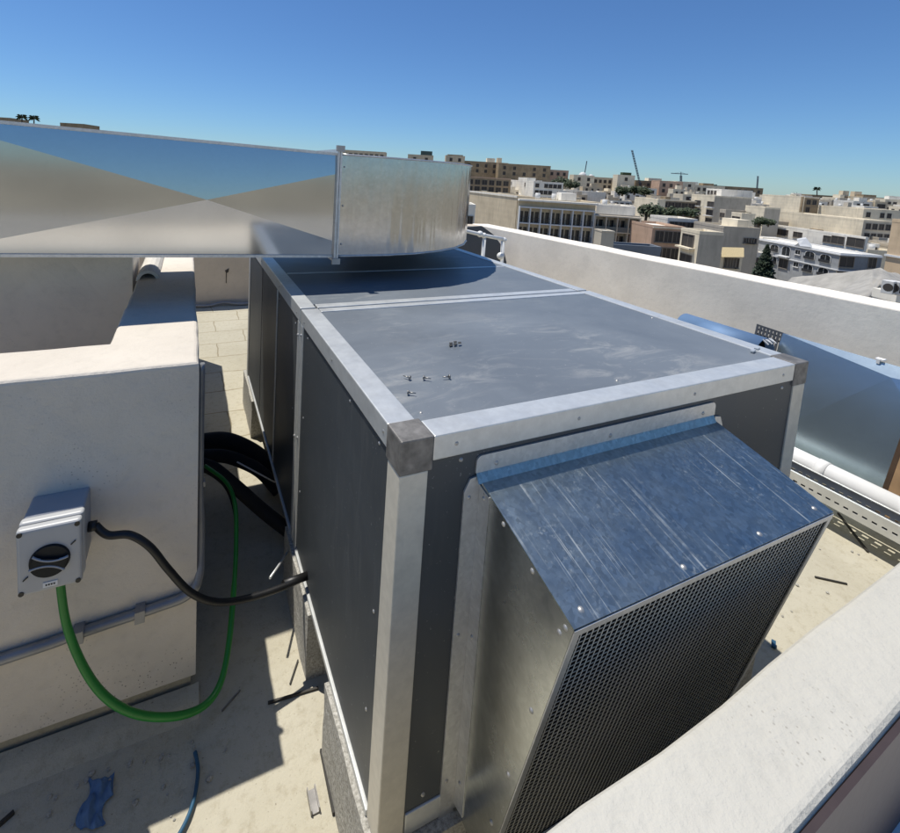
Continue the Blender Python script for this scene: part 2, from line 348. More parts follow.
from mathutils import noise as wn_
def rough_wall(name, pts, z0, z1, m, label, group=None, cut=0.16, jit=0.006, parent=None):
    """masonry wall over a ground outline, its top edge slightly uneven"""
    bm = new(); prism(bm, [(x, y, z0) for x, y in pts], (0, 0, z1 - z0))
    bmesh.ops.recalc_face_normals(bm, faces=bm.faces)
    es = [e for e in bm.edges]
    for e in list(bm.edges):
        ln = e.calc_length()
        if ln > cut * 1.5: bmesh.ops.subdivide_edges(bm, edges=[e], cuts=min(60, int(ln / cut)), use_grid_fill=False)
    r2 = random.Random(len(pts) * 13 + int(z1 * 100))
    top = [v for v in bm.verts if abs(v.co.z - z1) < 1e-4]
    for v in top: v.co += Vector((wn_.noise(v.co * 2.3), wn_.noise(v.co * 2.3 + Vector((9, 4, 2))), 0)) * jit * 2.6 + Vector((r2.uniform(-jit, jit), r2.uniform(-jit, jit), r2.uniform(-jit * 0.5, jit * 0.5)))
    es = [e for e in bm.edges if all(abs(v.co.z - z1) < 0.02 for v in e.verts) and len(e.link_faces) == 2]
    bmesh.ops.bevel(bm, geom=es, offset=0.012, segments=3, profile=0.5, affect='EDGES', clamp_overlap=True)
    bmesh.ops.triangulate(bm, faces=[f for f in bm.faces if len(f.verts) > 4])
    return obj(name, bm, m, parent, label if parent is None else None, 'wall' if parent is None else None, group)

# left L-shaped masonry wall round the open shaft
lw = thing('plastered_wall', (-0.9, 0.75, GZ), 'low off-white plastered wall carrying the grey isolator switch, open shaft behind its sunlit top', 'wall')
rough_wall('masonry', [(-4.5, 0.626), (-0.319, 0.626), (-0.319, 3.3), (-0.56, 3.3), (-0.556, 0.835), (-4.5, 0.835)], GZ + 0.07, -0.065, M['plaster_wall'], '', cut=0.05, jit=0.0015, parent=lw)
bm = new(); box(bm, -4.5, -0.332, 0.648, 0.80, GZ - 0.02, GZ + 0.075); obj('base_course', bm, M['fillet'], lw)
bm = new(); prism(bm, [(-4.5, 0.635, GZ - 0.02), (-4.5, 0.635, GZ + 0.03), (-4.5, 0.595, GZ + 0.018), (-4.5, 0.55, GZ - 0.004), (-4.5, 0.55, GZ - 0.02)], (4.19, 0, 0))
obj('base_fillet', bm, M['fillet'], lw)
bm = new()
P0 = Vector((-0.52, 1.62, -0.072))
for k in range(9):
    pass
for a0 in range(8):
    a, b = math.pi * a0 / 8, math.pi * (a0 + 1) / 8
    for (r0, r1) in ((0.034, 0.048),):
        prism(bm, [(-0.515 + r1 * math.cos(a), 1.66, -0.075 + r1 * math.sin(a)), (-0.515 + r1 * math.cos(b), 1.66, -0.075 + r1 * math.sin(b)),
                   (-0.515 + r0 * math.cos(b), 1.66, -0.075 + r0 * math.sin(b)), (-0.515 + r0 * math.cos(a), 1.66, -0.075 + r0 * math.sin(a))], (0, 0.5, 0))
obj('half_round_tile', bm, M['plaster'], None, 'half-round mortar coping tile on the left wall top under the long duct', 'tile')
rough_wall('shaft_wall', [(-4.5, 1.76), (-0.585, 1.76), (-0.585, 2.1), (-4.5, 2.1)], GZ, 0.112, M['plaster_side'], 'shaded plastered wall across the shaft, right below the long rectangular duct')
bm = new(); box(bm, -4.5, -0.562, 0.84, 1.755, -0.72, -0.62); obj('shaft_floor', bm, M['plaster'], kind='structure')

# side, back and front parapets
rough_wall('side_parapet', [(3.35, 5.0), (3.52, 2.46), (3.66, 0.5), (3.70, -0.28), (3.98, -0.28), (3.94, 0.5), (3.80, 2.46), (3.63, 5.0)], GZ - 0.4, -0.18, M['plaster_side'], 'long cream rendered parapet with white top edge along the right side of the roof', cut=0.3, jit=0.004)
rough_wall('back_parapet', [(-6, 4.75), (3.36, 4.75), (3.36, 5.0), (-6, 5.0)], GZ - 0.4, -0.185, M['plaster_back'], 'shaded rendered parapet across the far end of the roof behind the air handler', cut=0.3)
FZ = -0.30
def fgy(x): return -0.3605 + 0.0478 * x
fg = thing('front_parapet', (1.0, -0.4, GZ - 0.4), 'white plastered parapet slanting across the lower right corner, pitted on top, nearest the camera', 'wall')
rough_wall('masonry', [(-5, fgy(-5)), (3.9, fgy(3.9)), (3.9, fgy(3.9) - 0.130), (-5, fgy(-5) - 0.130)], GZ - 0.4, FZ, M['plaster_fg'], '', cut=0.05, jit=0.0022, parent=fg)
bm = new(); prism(bm, [(-5, fgy(-5) - 0.132, -0.53), (3.9, fgy(3.9) - 0.132, -0.53), (3.9, fgy(3.9) - 0.140, -0.53), (-5, fgy(-5) - 0.140, -0.53)], (0, 0, 0.218))
obj('painted_band', bm, M['brown'], fg)
bm = new(); prism(bm, [(-5, fgy(-5) - 0.132, -1.45), (3.9, fgy(3.9) - 0.132, -1.45), (3.9, fgy(3.9) - 0.36, -1.45), (-5, fgy(-5) - 0.36, -1.45)], (0, 0, 0.915))
obj('white_kerb', bm, M['white'], fg)
bm = new(); box(bm, -7, 6, -6, -0.5, -1.75, -1.45); obj('added_terrace_floor', bm, M['terrace'], kind='structure')  # unseen terrace added behind the camera for reflections and bounce light
rough_wall('added_terrace_parapet', [(-7, -6.2), (6, -6.2), (6, -6.0), (-7, -6.0)], -1.75, -0.55, M['plaster'], 'unseen low parapet added behind the camera at the far side of the terrace', cut=0.5)

# ------------------------------------------------------------------ air handling unit
def split_pieces(bm, name, m, parent, **k):
    """every separate piece gathered in bm becomes a mesh object of its own"""
    seen = set(); bm.verts.ensure_lookup_table()
    for v0 in bm.verts:
        if v0 in seen: continue
        st_ = [v0]; comp = []; seen.add(v0)
        while st_:
            v = st_.pop(); comp.append(v)
            for e_ in v.link_edges:
                w_ = e_.other_vert(v)
                if w_ not in seen: seen.add(w_); st_.append(w_)
        nb = new(); mp_ = {v: nb.verts.new(v.co) for v in comp}
        fs = {f for v in comp for f in v.link_faces}
        for f in fs:
            g_ = nb.faces.new([mp_[v] for v in f.verts]); g_.smooth = f.smooth
        obj(name, nb, m, parent, **k)
    bm.free()
def split_screws(bm, name, parent): split_pieces(bm, name, M['screw_dull'], parent)
W, LY, LT, H = 1.3, 0.836, 2.328, 0.8626
SM = 0.845
au = thing('air_handling_unit', (0.65, 1.1, -H), 'large dark grey air handler with aluminium rails and meshed intake hood, on concrete blocks', 'air handler')
def part(name, bm, m, p=au, **k): return obj(name, bm, m, p, **k)
e = 0.004
# coated panels
def panel(name, x0, x1, y0, y1, z0, z1, m):
    bm = new(); box(bm, x0, x1, y0, y1, z0, z1); bevel(bm, 0.0015, 1); return part(name, bm, m)
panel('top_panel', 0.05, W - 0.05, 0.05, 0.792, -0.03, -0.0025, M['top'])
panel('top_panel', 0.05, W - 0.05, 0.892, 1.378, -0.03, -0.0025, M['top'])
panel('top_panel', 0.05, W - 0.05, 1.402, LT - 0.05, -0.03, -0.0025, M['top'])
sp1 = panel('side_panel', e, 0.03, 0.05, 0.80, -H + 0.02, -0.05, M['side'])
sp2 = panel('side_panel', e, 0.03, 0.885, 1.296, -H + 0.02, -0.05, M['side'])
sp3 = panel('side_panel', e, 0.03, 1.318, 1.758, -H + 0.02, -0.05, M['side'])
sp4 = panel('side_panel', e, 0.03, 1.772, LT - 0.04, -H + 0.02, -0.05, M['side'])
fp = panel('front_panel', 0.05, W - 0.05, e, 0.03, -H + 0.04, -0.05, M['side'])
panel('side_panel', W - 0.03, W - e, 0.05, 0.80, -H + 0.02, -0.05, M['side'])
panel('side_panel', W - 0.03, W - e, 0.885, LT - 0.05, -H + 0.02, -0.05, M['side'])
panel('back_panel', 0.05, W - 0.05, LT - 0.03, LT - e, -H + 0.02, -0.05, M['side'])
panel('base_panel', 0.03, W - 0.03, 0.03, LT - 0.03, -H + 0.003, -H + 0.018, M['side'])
def rail(x0, x1, y0, y1, z0, z1, name='rail', m=None):
    bm = new(); box(bm, x0, x1, y0, y1, z0, z1); bevel(bm, 0.0025, 2); return part(name, bm, m or M['rail'])
T = 0.058; C = 0.066
rail(C, W - C, 0, T, -T * 0.85, 0, 'top_rail')
rail(0, T, C, LY - 0.004, -T * 0.85, 0, 'top_rail'); rail(W - T, W, C, LY - 0.004, -T * 0.85, 0, 'top_rail')
rail(0, T * 0.92, SM + 0.002, LT - C, -T * 0.85, 0, 'top_rail'); rail(W - T * 0.92, W, SM + 0.002, LT - C, -T * 0.85, 0, 'top_rail')
rail(T + .002, W - T - .002, LY - 0.040, LY - 0.003, -0.05, -0.001, 'cross_rail'); rail(T + .002, W - T - .002, SM + 0.001, SM + 0.043, -0.05, -0.001, 'cross_rail')
rail(C, W - C, LT - T, LT, -T, 0, 'top_rail')
rail(T * 0.92 + .002, W - T, 1.381, 1.399, -0.03, -0.0005, 'seam_strip')
rail(0, T, 0, T, -H, -C, 'corner_post', M['post']); rail(W - T, W, 0, T, -H, -C, 'corner_post', M['post'])
rail(0, 0.05, LT - T, LT, -H, -C, 'corner_post'); rail(W - T, W, LT - T, LT, -H, -C, 'corner_post')
rail(0, 0.03, LY - 0.036, LY - 0.003, -H, -T * 0.87, 'joint_post'); rail(0, 0.03, SM + 0.002, SM + 0.036, -H, -T * 0.87, 'joint_post')
rail(W - 0.03, W, LY - 0.036, LY - 0.003, -H, -T * 0.87, 'joint_post'); rail(W - 0.03, W, SM + 0.002, SM + 0.036, -H, -T * 0.87, 'joint_post')
rail(0.0008, 0.02, 1.300, 1.314, -H + 0.02, -0.052, 'seam_strip')
rail(T + .002, W - T - .002, 0, T, -H - 0.002, -H + 0.05, 'bottom_rail'); rail(-0.002, 0.03, T + .002, LY - 0.038, -H - 0.004, -H + 0.011, 'bottom_rail')
rail(-0.002, 0.03, SM + 0.038, LT - T - .002, -H - 0.004, -H + 0.011, 'bottom_rail'); rail(W - 0.03, W, T + .002, LY - 0.038, -H, -H + 0.03, 'bottom_rail')
rail(W - 0.03, W, SM + 0.038, LT - T - .002, -H, -H + 0.03, 'bottom_rail')
for (x0, x1) in ((-0.0015, C), (W - C, W + 0.0015)):
    for (y0, y1) in ((-0.0015, C), (LT - C, LT + 0.0015)):
        bm = new(); box(bm, x0, x1, y0, y1, -C, 0.0015); bevel(bm, 0.003, 2); part('corner_block', bm, M['cap'])
bm = new()
for (x, z) in ((0.115, -0.024), (1.18, -0.026), (0.42, -0.026), (0.80, -0.026)): dome_screw(bm, (x, 0, z), (0, -1, 0), 0.0055, 0.003)
for (x, z) in ((0.13, -0.062), (0.505, -0.066), (0.82, -0.064), (1.19, -0.066), (1.18, -0.5), (0.10, -0.79)): dome_screw(bm, (x, e, z), (0, -1, 0), 0.006, 0.005)
for (y, z) in ((0.085, -0.025), (0.45, -0.025), (0.78, -0.03), (0.90, -0.03), (1.25, -0.025), (1.8, -0.025)): dome_screw(bm, (0, y, z), (-1, 0, 0), 0.0055, 0.003)
for (y, z) in ((0.11, -0.065), (0.30, -0.068), (0.74, -0.07), (0.09, -0.42), (0.10, -0.66), (0.76, -0.35), (0.77, -0.62), (0.93, -0.08), (0.93, -0.4), (1.26, -0.08)): dome_screw(bm, (e, y, z), (-1, 0, 0), 0.005, 0.004)
for (y, z) in ((LY - .02, -0.085), (SM + .02, -0.10), (LY - .02, -0.45), (SM + .02, -0.47)): dome_screw(bm, (0, y, z), (-1, 0, 0), 0.007, 0.008)
for p in ((0.082, 0.088, 0), (0.62, 0.08, 0), (1.22, 0.45, 0)): dome_screw(bm, (p[0], p[1], -0.0025), (0, 0, 1), 0.005, 0.004)
split_screws(bm, 'screw_head', au)

# intake hood (bolted to the front panel)
hd = part_empty('intake_hood', au, 'blue-sheened galvanised intake hood with wire mesh front')
X0, X1 = 0.176, 0.892
TB = Vector((0, 0.0, -0.113)); TF = Vector((0, -0.2575, -0.182)); BF = Vector((0, -0.112, -0.846)); BB = Vector((0, 0.0, -0.846))
t = 0.0025
def hp(x, v): return (x, v.y, v.z)
bm = new(); nrm = Vector((0, (TB - TF).z, -(TB - TF).y)).normalized()
if nrm.z < 0: nrm = -nrm
prism(bm, [hp(X0 - 0.001, TB), hp(X1 + 0.001, TB), hp(X1 + 0.001, TF), hp(X0 - 0.001, TF)], nrm * 0.003)
obj('hood_top', bm, M['galv_hood'], hd)
bm = new()   # upstand flange screwed to the panel, rounded ends
pts = [(X0 - 0.012, 0, -0.107)] + [(X0 - 0.012 + 0.012 * (1 - math.cos(a)), 0, -0.084 + 0.012 * math.sin(a)) for a in (0, .5, 1.0, 1.57)] + [(X1 - 0.014 + 0.012 * math.sin(a), 0, -0.084 + 0.012 * math.cos(a)) for a in (0, .5, 1.0, 1.57)] + [(X1 - 0.002, 0, -0.107)]
prism(bm, [(x, 0.0035, z + 0.012) for x, y, z in pts], (0, -0.004, 0)); obj('top_flange', bm, M['galv_flange'], hd)
bm = new(); prism(bm, [(X0 - 0.01, 0.001, -0.097), (X1 - 0.003, 0.001, -0.097), (X1 - 0.003, -0.009, -0.113), (X0 - 0.01, -0.009, -0.113)], (0, 0.0012, 0.0016)); obj('folded_edge', bm, M['galv_hood'], hd)
for x, s in ((X0, 1), (X1, -1)):
    bm = new(); prism(bm, [hp(x, TB), hp(x, TF), hp(x, BF), hp(x, BB)], (s * t, 0, 0)); sd = obj('hood_side', bm, M['galv_side'], hd)
    bm = new(); xo = x - s * 0.036
    pts = [(xo, 0.003, -0.128), (xo + s * 0.012, 0.003, -0.104), (x - s * 0.001, 0.003, -0.100), (x - s * 0.001, 0.003, -0.868), (xo, 0.003, -0.868)]
    prism(bm, pts, (0, -0.004, 0)); obj('side_flange', bm, M['galv_flange'], hd)
    bm = new(); prism(bm, [(x - s * 0.0004, -0.0012, -0.120), (x - s * 0.0004, -0.034, -0.126), (x - s * 0.0004, -0.034, -0.835), (x - s * 0.0004, -0.0012, -0.846)], (-s * 0.0016, 0, 0)); obj('side_tab', bm, M['galv_flange'], hd)
bm = new(); prism(bm, [hp(X0 + t, BB), hp(X0 + t, BF), hp(X1 - t, BF), hp(X1 - t, BB)], (0, 0, 0.003)); obj('hood_base', bm, M['galv_side'], hd)
# frame lips round the mesh
dn = (BF - TF).normalized(); fn = Vector((0, dn.z, -dn.y))
if fn.y > 0: fn = -fn
lip = 0.013
def fpnt(x, s, o=0.0):
    p = TF + dn * s + fn * o; return (x, p.y, p.z)
LEN = (BF - TF).length
bm = new()
for (xa, xb, sa, sb) in ((X0, X1, 0, lip), (X0, X1, LEN - lip, LEN), (X0, X0 + lip, lip, LEN - lip), (X1 - lip, X1, lip, LEN - lip)):
    prism(bm, [fpnt(xa, sa, 0.0006), fpnt(xb, sa, 0.0006), fpnt(xb, sb, 0.0006), fpnt(xa, sb, 0.0006)], fn * 0.0018)
obj('screen_frame', bm, M['galv_flange'], hd)
# welded square wire screen, every wire a real rod
bm = new(); wr = 0.0017
xa, xb, sa, sb = X0 + 0.004, X1 - 0.004, 0.004, LEN - 0.004
x = xa + 0.008
while x < xb:
    bar(bm, fpnt(x, sa, -0.002), fpnt(x, sb, -0.002), wr, 0.0007, up=fn); x += 0.0127
s = sa + 0.008
while s < sb:
    bar(bm, fpnt(xa, s, -0.0030), fpnt(xb, s, -0.0030), wr * 0.7, 0.0006, up=fn); s += 0.0112
obj('mesh_screen', bm, M['screen'], hd)
bm = new(); prism(bm, [fpnt(X0 + 0.004, 0.02, -0.022), fpnt(X1 - 0.004, 0.02, -0.022), fpnt(X1 - 0.004, LEN - 0.012, -0.022), fpnt(X0 + 0.004, LEN - 0.012, -0.022)], fn * -0.01)
obj('shade_backing', bm, M['dark'], hd)  # black sheet painting the shaded hood interior behind the mesh
bm = new()
def tpnt(x, k, o=0.003): 
    p = TB.lerp(TF, k) + nrm * o; return (x, p.y, p.z)
for x, k in ((X0 + 0.03, 0.93), (0.44, 0.94), (0.66, 0.94), (X1 - 0.035, 0.93)): dome_screw(bm, tpnt(x, k), nrm, 0.0065, 0.004)
for x in (X0 + 0.035, 0.52, X1 - 0.05): dome_screw(bm, (x, -0.0005, -0.083), (0, -1, 0), 0.0065, 0.004)
for (k, dz) in ((0.06, 0.012), (0.3, 0.012), (0.62, 0.012), (0.93, 0.016)):
    p = TB.lerp(TF, k); dome_screw(bm, (X0, p.y - 0.002, p.z - dz), (-1, 0, 0), 0.006, 0.004)
for s in (0.03, 0.22, 0.40, 0.55): dome_screw(bm, (X0, (TF + dn * s).y + 0.02, (TF + dn * s).z), (-1, 0, 0), 0.006, 0.004)
for z in (-0.142, -0.44, -0.78): dome_screw(bm, (X0 - 0.024, -0.001, z), (0, -1, 0), 0.0055, 0.004); dome_screw(bm, (X0 - 0.002, -0.017, z + 0.004), (-1, 0, 0), 0.0055, 0.004)
split_screws(bm, 'hood_screw', hd)

# concrete blocks under the unit
def cblock(x0, x1, y0, y1, label, z1=-H - 0.005):
    bm = new(); box(bm, x0, x1, y0, y1, GZ, z1)
    bmesh.ops.subdivide_edges(bm, edges=bm.edges, cuts=4, use_grid_fill=True)
    for v in bm.verts: v.co += Vector((rnd.uniform(-.002, .002), rnd.uniform(-.002, .002), 0))
    return obj('concrete_block', bm, M['block'], None, label, 'block', 'concrete blocks under the air handler')
cblock(-0.012, 0.20, -0.02, 0.345, 'speckled concrete block under the front left corner of the unit, beside the loose metal plate')
cblock(-0.010, 0.20, 0.545, 0.93, 'concrete block under the middle of the unit, where the black cable enters')
cblock(-0.012, 0.20, 1.95, 2.40, 'sunlit concrete block under the far left end of the unit, behind the black hoses')
cblock(1.10, 1.312, 0.02, 0.40, 'concrete block under the front right corner of the unit, in the hood shade')
cblock(1.10, 1.312, 1.95, 2.40, 'concrete block under the far right corner of the unit')

# ------------------------------------------------------------------ rectangular duct with curved elbow
YD, ZB, ZT, DW, RB = 1.157, 0.118, 0.537, 0.68, 0.815
XF = 0.205; CX, CY = 0.385, YD + RB
dk = thing('supply_duct', (-0.4, YD + DW / 2, ZB), 'long galvanised rectangular duct with cross-broken side and curved elbow above the unit', 'duct')
APX = on(207, 199, 1, YD - 0.012); XL = on(-90, 200, 1, YD).x
def duct_run(x0, x1, apex, ax=None):
    bm = new()
    a = [Vector((x0, YD, ZB)), Vector((x1, YD, ZB)), Vector((x1, YD, ZT)), Vector((x0, YD, ZT))]
    b = [Vector((p.x, YD + DW, p.z)) for p in a]
    va = [bm.verts.new(p) for p in a]; vb = [bm.verts.new(p) for p in b]
    for (p, q) in ((0, 1), (1, 2), (2, 3), (3, 0)):
        bm.faces.new((va[p], va[q], vb[q], vb[p]))
    for vs, off in ((va, -apex), (vb, apex)):
        m_ = sum((v.co for v in vs), Vector()) / 4 + Vector((0, off, 0))
        if ax is not None: m_.x = ax
        c = bm.verts.new(m_)
        if ax is None:
            for i in range(4): bm.faces.new((vs[i], vs[(i + 1) % 4], c))
        else:      # the folds stop short of the corners at the flange
            zA, zB = ZT - (ZT - ZB) * 0.19, ZB + (ZT - ZB) * 0.15; zm = m_.z; y0_ = vs[0].co.y
            A_ = bm.verts.new((x1, y0_ + off * (ZT - zA) / (ZT - zm), zA)); B_ = bm.verts.new((x1, y0_ + off * (zB - ZB) / (zm - ZB), zB))
            for f_ in ((vs[3], vs[2], A_, c), (A_, B_, c), (vs[0], c, B_, vs[1]), (vs[3], c, vs[0])): bm.faces.new(f_)
    return bm
st = obj('straight_section', duct_run(XL, XF - 0.008, 0.011, APX.x), M['galv_duct'], dk)
obj('straight_section', duct_run(XL - 1.25, XL - 0.012, 0.011), M['galv_duct'], dk)
bm = new()
for (xa, xb) in ((XL, XF - 0.012), (XL - 1.25, XL - 0.012)):
    for z in (ZB, ZT):
        box(bm, xa, xb, YD - 0.006, YD + 0.002, z - 0.005, z + 0.005); box(bm, xa, xb, YD + DW - 0.002, YD + DW + 0.006, z - 0.005, z + 0.005)
split_pieces(bm, 'folded_seam', M['galv_flange'], dk)
def ring(bm, x0, x1, o, i=0.004):
    y0, y1, z0, z1 = YD, YD + DW, ZB, ZT
    box(bm, x0, x1, y0 - o, y0 - i, z0 - o, z1 + o); box(bm, x0, x1, y1 + i, y1 + o, z0 - o, z1 + o)
    box(bm, x0, x1, y0 - i, y1 + i, z0 - o, z0 - i); box(bm, x0, x1, y0 - i, y1 + i, z1 + i, z1 + o)
for xx in (XF, XL - 0.004):
    bm = new(); ring(bm, xx - 0.010, xx - 0.002, 0.020, -0.001); ring(bm, xx + 0.000, xx + 0.008, 0.020, -0.001)
    fl = obj('bolted_flange', bm, M['galv_flange'], dk)
    bm = new()
    for z in (ZB + 0.05, ZB + 0.21, ZT - 0.05): dome_screw(bm, (xx + 0.024, YD - 0.0015, z), (0, -1, 0), 0.005, 0.004)
    for y in (YD - 0.02, YD + DW + 0.02):
        for z in (ZB - 0.02, ZT + 0.02): box(bm, xx - 0.018, xx + 0.016, y - 0.006, y + 0.006, z - 0.010, z + 0.014)
    split_screws(bm, 'flange_clip', fl)
# elbow: straight lead-in, quarter turn, short outlet run
NS = 56
def elbow_pts(R, n):
    out = []
    if R > 0.4: out += [Vector((XF + 0.012 + (CX - XF - 0.012) * k / 6, CY - R, 0)) for k in range(6)]
    else: out += [Vector((XF + 0.012 + (CX - XF - 0.012) * k / 6, CY - R, 0)) for k in range(6)]
    for k in range(n + 1):
        a = -math.pi / 2 + (math.pi / 2) * k / n
        w = 0.0022 * math.sin(k * 0.9) + 0.0016 * math.sin(k * 2.3 + 1)
        rr = R + (w if R > 0.4 else 0)
        out.append(Vector((CX + rr * math.cos(a), CY + rr * math.sin(a), 0)))
    out += [Vector((CX + R, CY + 0.1 * (k + 1), 0)) for k in range(4)]
    return out
outer = elbow_pts(RB, NS); inner = elbow_pts(RB - DW, NS)
bm = new()
def strip(bm, pts, zs, wob=0):
    rows = []
    for j, z in enumerate(zs):
        rows.append([bm.verts.new((p.x, p.y, z)) for p in pts])
    for a, b in zip(rows, rows[1:]):
        for k in range(len(pts) - 1):
            f = bm.faces.new((a[k], a[k + 1], b[k + 1], b[k])); f.smooth = True
ZS = [ZB + (ZT - ZB) * k / 8 for k in range(9)]
strip(bm, outer, ZS)
obj('elbow_outer_skin', bm, M['galv_elbow'], dk)
bm = new(); strip(bm, inner, [ZB, ZT]); obj('elbow_inner_skin', bm, M['galv_elbow'], dk)
for nm, z in (('elbow_top', ZT), ('elbow_bottom', ZB)):
    bm = new(); a = [bm.verts.new((p.x, p.y, z)) for p in outer]; b = [bm.verts.new((p.x, p.y, z)) for p in inner]
    for k in range(len(outer) - 1): bm.faces.new((a[k], a[k + 1], b[k + 1], b[k]))
    obj(nm, bm, M['galv_elbow'], dk)
for z in (ZB, ZT):
    bm = new(); tube(bm, [(p.x, p.y, z) for p in outer], 0.0048, 6, smooth=False); obj('elbow_seam', bm, M['galv_flange'], dk)
# the straight run climbs slightly towards the left
for o in dk.children:
    for q in (o, *o.children):
        if q.type == 'MESH':
            for v in q.data.vertices:
                dx = XF - 0.012 - (v.co.x + WORG[q.name].x)
                if dx > 0: v.co.z += dx * 0.0215
# outlet box dropping onto the rear of the unit
XO0, XO1, YO0, YO1 = CX + RB - DW, CX + RB, CY + 0.41, CY + 0.52
bm = new(); box(bm, XO0 + 0.002, XO1 - 0.002, YO0 - 0.01, YO1 + 0.5, -0.86, ZT - 0.002); obj('outlet_box', bm, M['galv_elbow'], dk)

# ------------------------------------------------------------------ isolator switch and cables
iw = thing('isolator_switch', (-0.632, 0.626, -0.45), 'light grey rotary isolator switch box on the plastered wall, black dial, green cable below', 'isolator switch')
bm = new(); box(bm, -0.692, -0.572, 0.548, 0.628, -0.525, -0.367); bevel(bm, 0.006, 3); obj('back_box', bm, M['iso_base'], iw)
bm = new(); box(bm, -0.6945, -0.5695, 0.523, 0.5465, -0.527, -0.3645); bevel(bm, 0.007, 3); obj('cover_rim', bm, M['iso'], iw)
bm = new(); box(bm, -0.6935, -0.5705, 0.499, 0.5215, -0.526, -0.3655); bevel(bm, 0.007, 3); cv = obj('cover', bm, M['iso'], iw)
cx, cz, yf = -0.6315, -0.450, 0.4985
def disc(bm, cx, y0, y1, cz, r, n=40, r2=None):
    a = [bm.verts.new((cx + r * math.cos(2 * math.pi * k / n), y0, cz + r * math.sin(2 * math.pi * k / n))) for k in range(n)]
    rr = r2 or r
    b = [bm.verts.new((cx + rr * math.cos(2 * math.pi * k / n), y1, cz + rr * math.sin(2 * math.pi * k / n))) for k in range(n)]
    bm.faces.new(a); bm.faces.new(b)
    for k in range(n): bm.faces.new((a[k], a[(k + 1) % n], b[(k + 1) % n], b[k]))
bm = new(); disc(bm, cx, yf + 0.002, yf - 0.005, cz, 0.040, r2=0.038); dl = obj('dial', bm, M['iso_dial'], iw)
bm = new(); a = R_(-14)
for s in (-1, 1):   # two lobed ridges of the knob
    pts = []
    for k in range(13):
        tt = -1 + 2 * k / 12; px = tt * 0.034; pz = s * (0.006 + 0.010 * tt * tt)
        pts.append((cx + px * math.cos(a) - pz * math.sin(a), yf - 0.010, cz + px * math.sin(a) + pz * math.cos(a)))
    tube(bm, pts, 0.0026, 6, n=2)
obj('knob_ridge', bm, M['iso_base'], dl)
bm = new(); prism(bm, [(cx + x * math.cos(a) - z * math.sin(a), yf - 0.005, cz + x * math.sin(a) + z * math.cos(a)) for x, z in ((-.033, -.011), (.033, -.011), (.033, .011), (-.033, .011))], (0, -0.006, 0)); obj('knob', bm, M['iso_dial'], dl)
bm = new()
for s in (1, -1):
    bar(bm, (cx + s * 0.041, yf - 0.0006, cz + s * 0.028), (cx + s * 0.050, yf - 0.0006, cz + s * 0.036), 0.004, 0.002)
for x in (-0.686, -0.578):
    for z in (-0.518, -0.374): disc(bm, x, yf + 0.001, yf - 0.0012, z, 0.0055, 14)
split_pieces(bm, 'cover_screw', M['black'], cv)
bm = new(); box(bm, cx - 0.014, cx + 0.014, yf - 0.0012, yf + 0.001, -0.515, -0.503); lb = obj('label_plate', bm, M['label'], cv)
bm = new()
for k in range(4): box(bm, cx - 0.009 + k * 0.005, cx - 0.0058 + k * 0.005, yf - 0.002, yf - 0.001, -0.511, -0.5075)
obj('label_print', bm, M['black'], lb)
bm = new(); tube(bm, [(-0.571, 0.585, -0.45), (-0.553, 0.585, -0.45)], 0.012, 14, smooth=False); obj('cable_gland', bm, M['black'], iw)
bm = new(); tube(bm, [(-0.632, 0.575, -0.524), (-0.632, 0.575, -0.54)], 0.012, 14, smooth=False); obj('cable_gland', bm, M['black'], iw)

gpts = [Vector((-0.632, 0.575, -0.53))] + [on(u, v, 1, y) for u, v, y in ((66, 622, 0.56), (84, 668, 0.535), (108, 699, 0.51), (140, 715, 0.50), (178, 716, 0.51), (205, 705, 0.535), (220, 684, 0.575), (228, 650, 0.64), (233, 600, 0.74), (236, 548, 0.85), (235, 505, 0.95), (226, 482, 1.05), (205, 466, 1.15))]
bm = new(); tube(bm, gpts, [0.0098, 0.0098, 0.0098, 0.0095, 0.009, 0.0075, 0.007, 0.007], 12); obj('green_cable', bm, M['green'], None, 'thick green cable looping from the isolator switch down to the floor and up again', 'cable')
bpts = [Vector((-0.556, 0.585, -0.45))] + [on(u, v, 1, y) for u, v, y in ((108, 535, 0.575), (130, 535, 0.565), (150, 547, 0.555), (168, 569, 0.55), (190, 592, 0.55), (215, 602, 0.56), (245, 599, 0.58), (280, 588, 0.60))] + [Vector((0.02, 0.635, -0.815))]
bm = new(); tube(bm, bpts, 0.0095, 12); obj('black_cable', bm, M['black'], None, 'black power cable sagging from the isolator switch across to the unit side', 'cable')
bm = new(); p, q = bpts[-3], bpts[-1]; tube(bm, [p.lerp(q, 0.55), p.lerp(q, 0.93)], 0.0125, 12, smooth=False); obj('cable_sleeve', bm, M['black'], bpy.data.objects['black_cable'])
# conduit along the wall and up its corner
cpts = [(-1.6, 0.612, -0.80), (-0.76, 0.612, -0.772), (-0.60, 0.612, -0.762), (-0.42, 0.612, -0.752), (-0.345, 0.612, -0.742), (-0.314, 0.625, -0.71), (-0.309, 0.66, -0.62), (-0.3105, 0.69, -0.40), (-0.3105, 0.70, -0.10)]
bm = new(); tube(bm, cpts, [0.0135, 0.0135, 0.0135, 0.012, 0.0085, 0.0085], 12); cn = obj('wall_conduit', bm, M['conduit'], None, 'grey flexible conduit clipped low along the plastered wall and bent up its corner', 'conduit')
bm = new()
for x, z in ((-0.60, -0.762), (-0.46, -0.754)): box(bm, x - 0.012, x + 0.012, 0.594, 0.628, z - 0.017, z + 0.017)
box(bm, -0.318, -0.298, 0.680, 0.700, -0.47, -0.455); split_pieces(bm, 'conduit_clip', M['conduit'], cn)
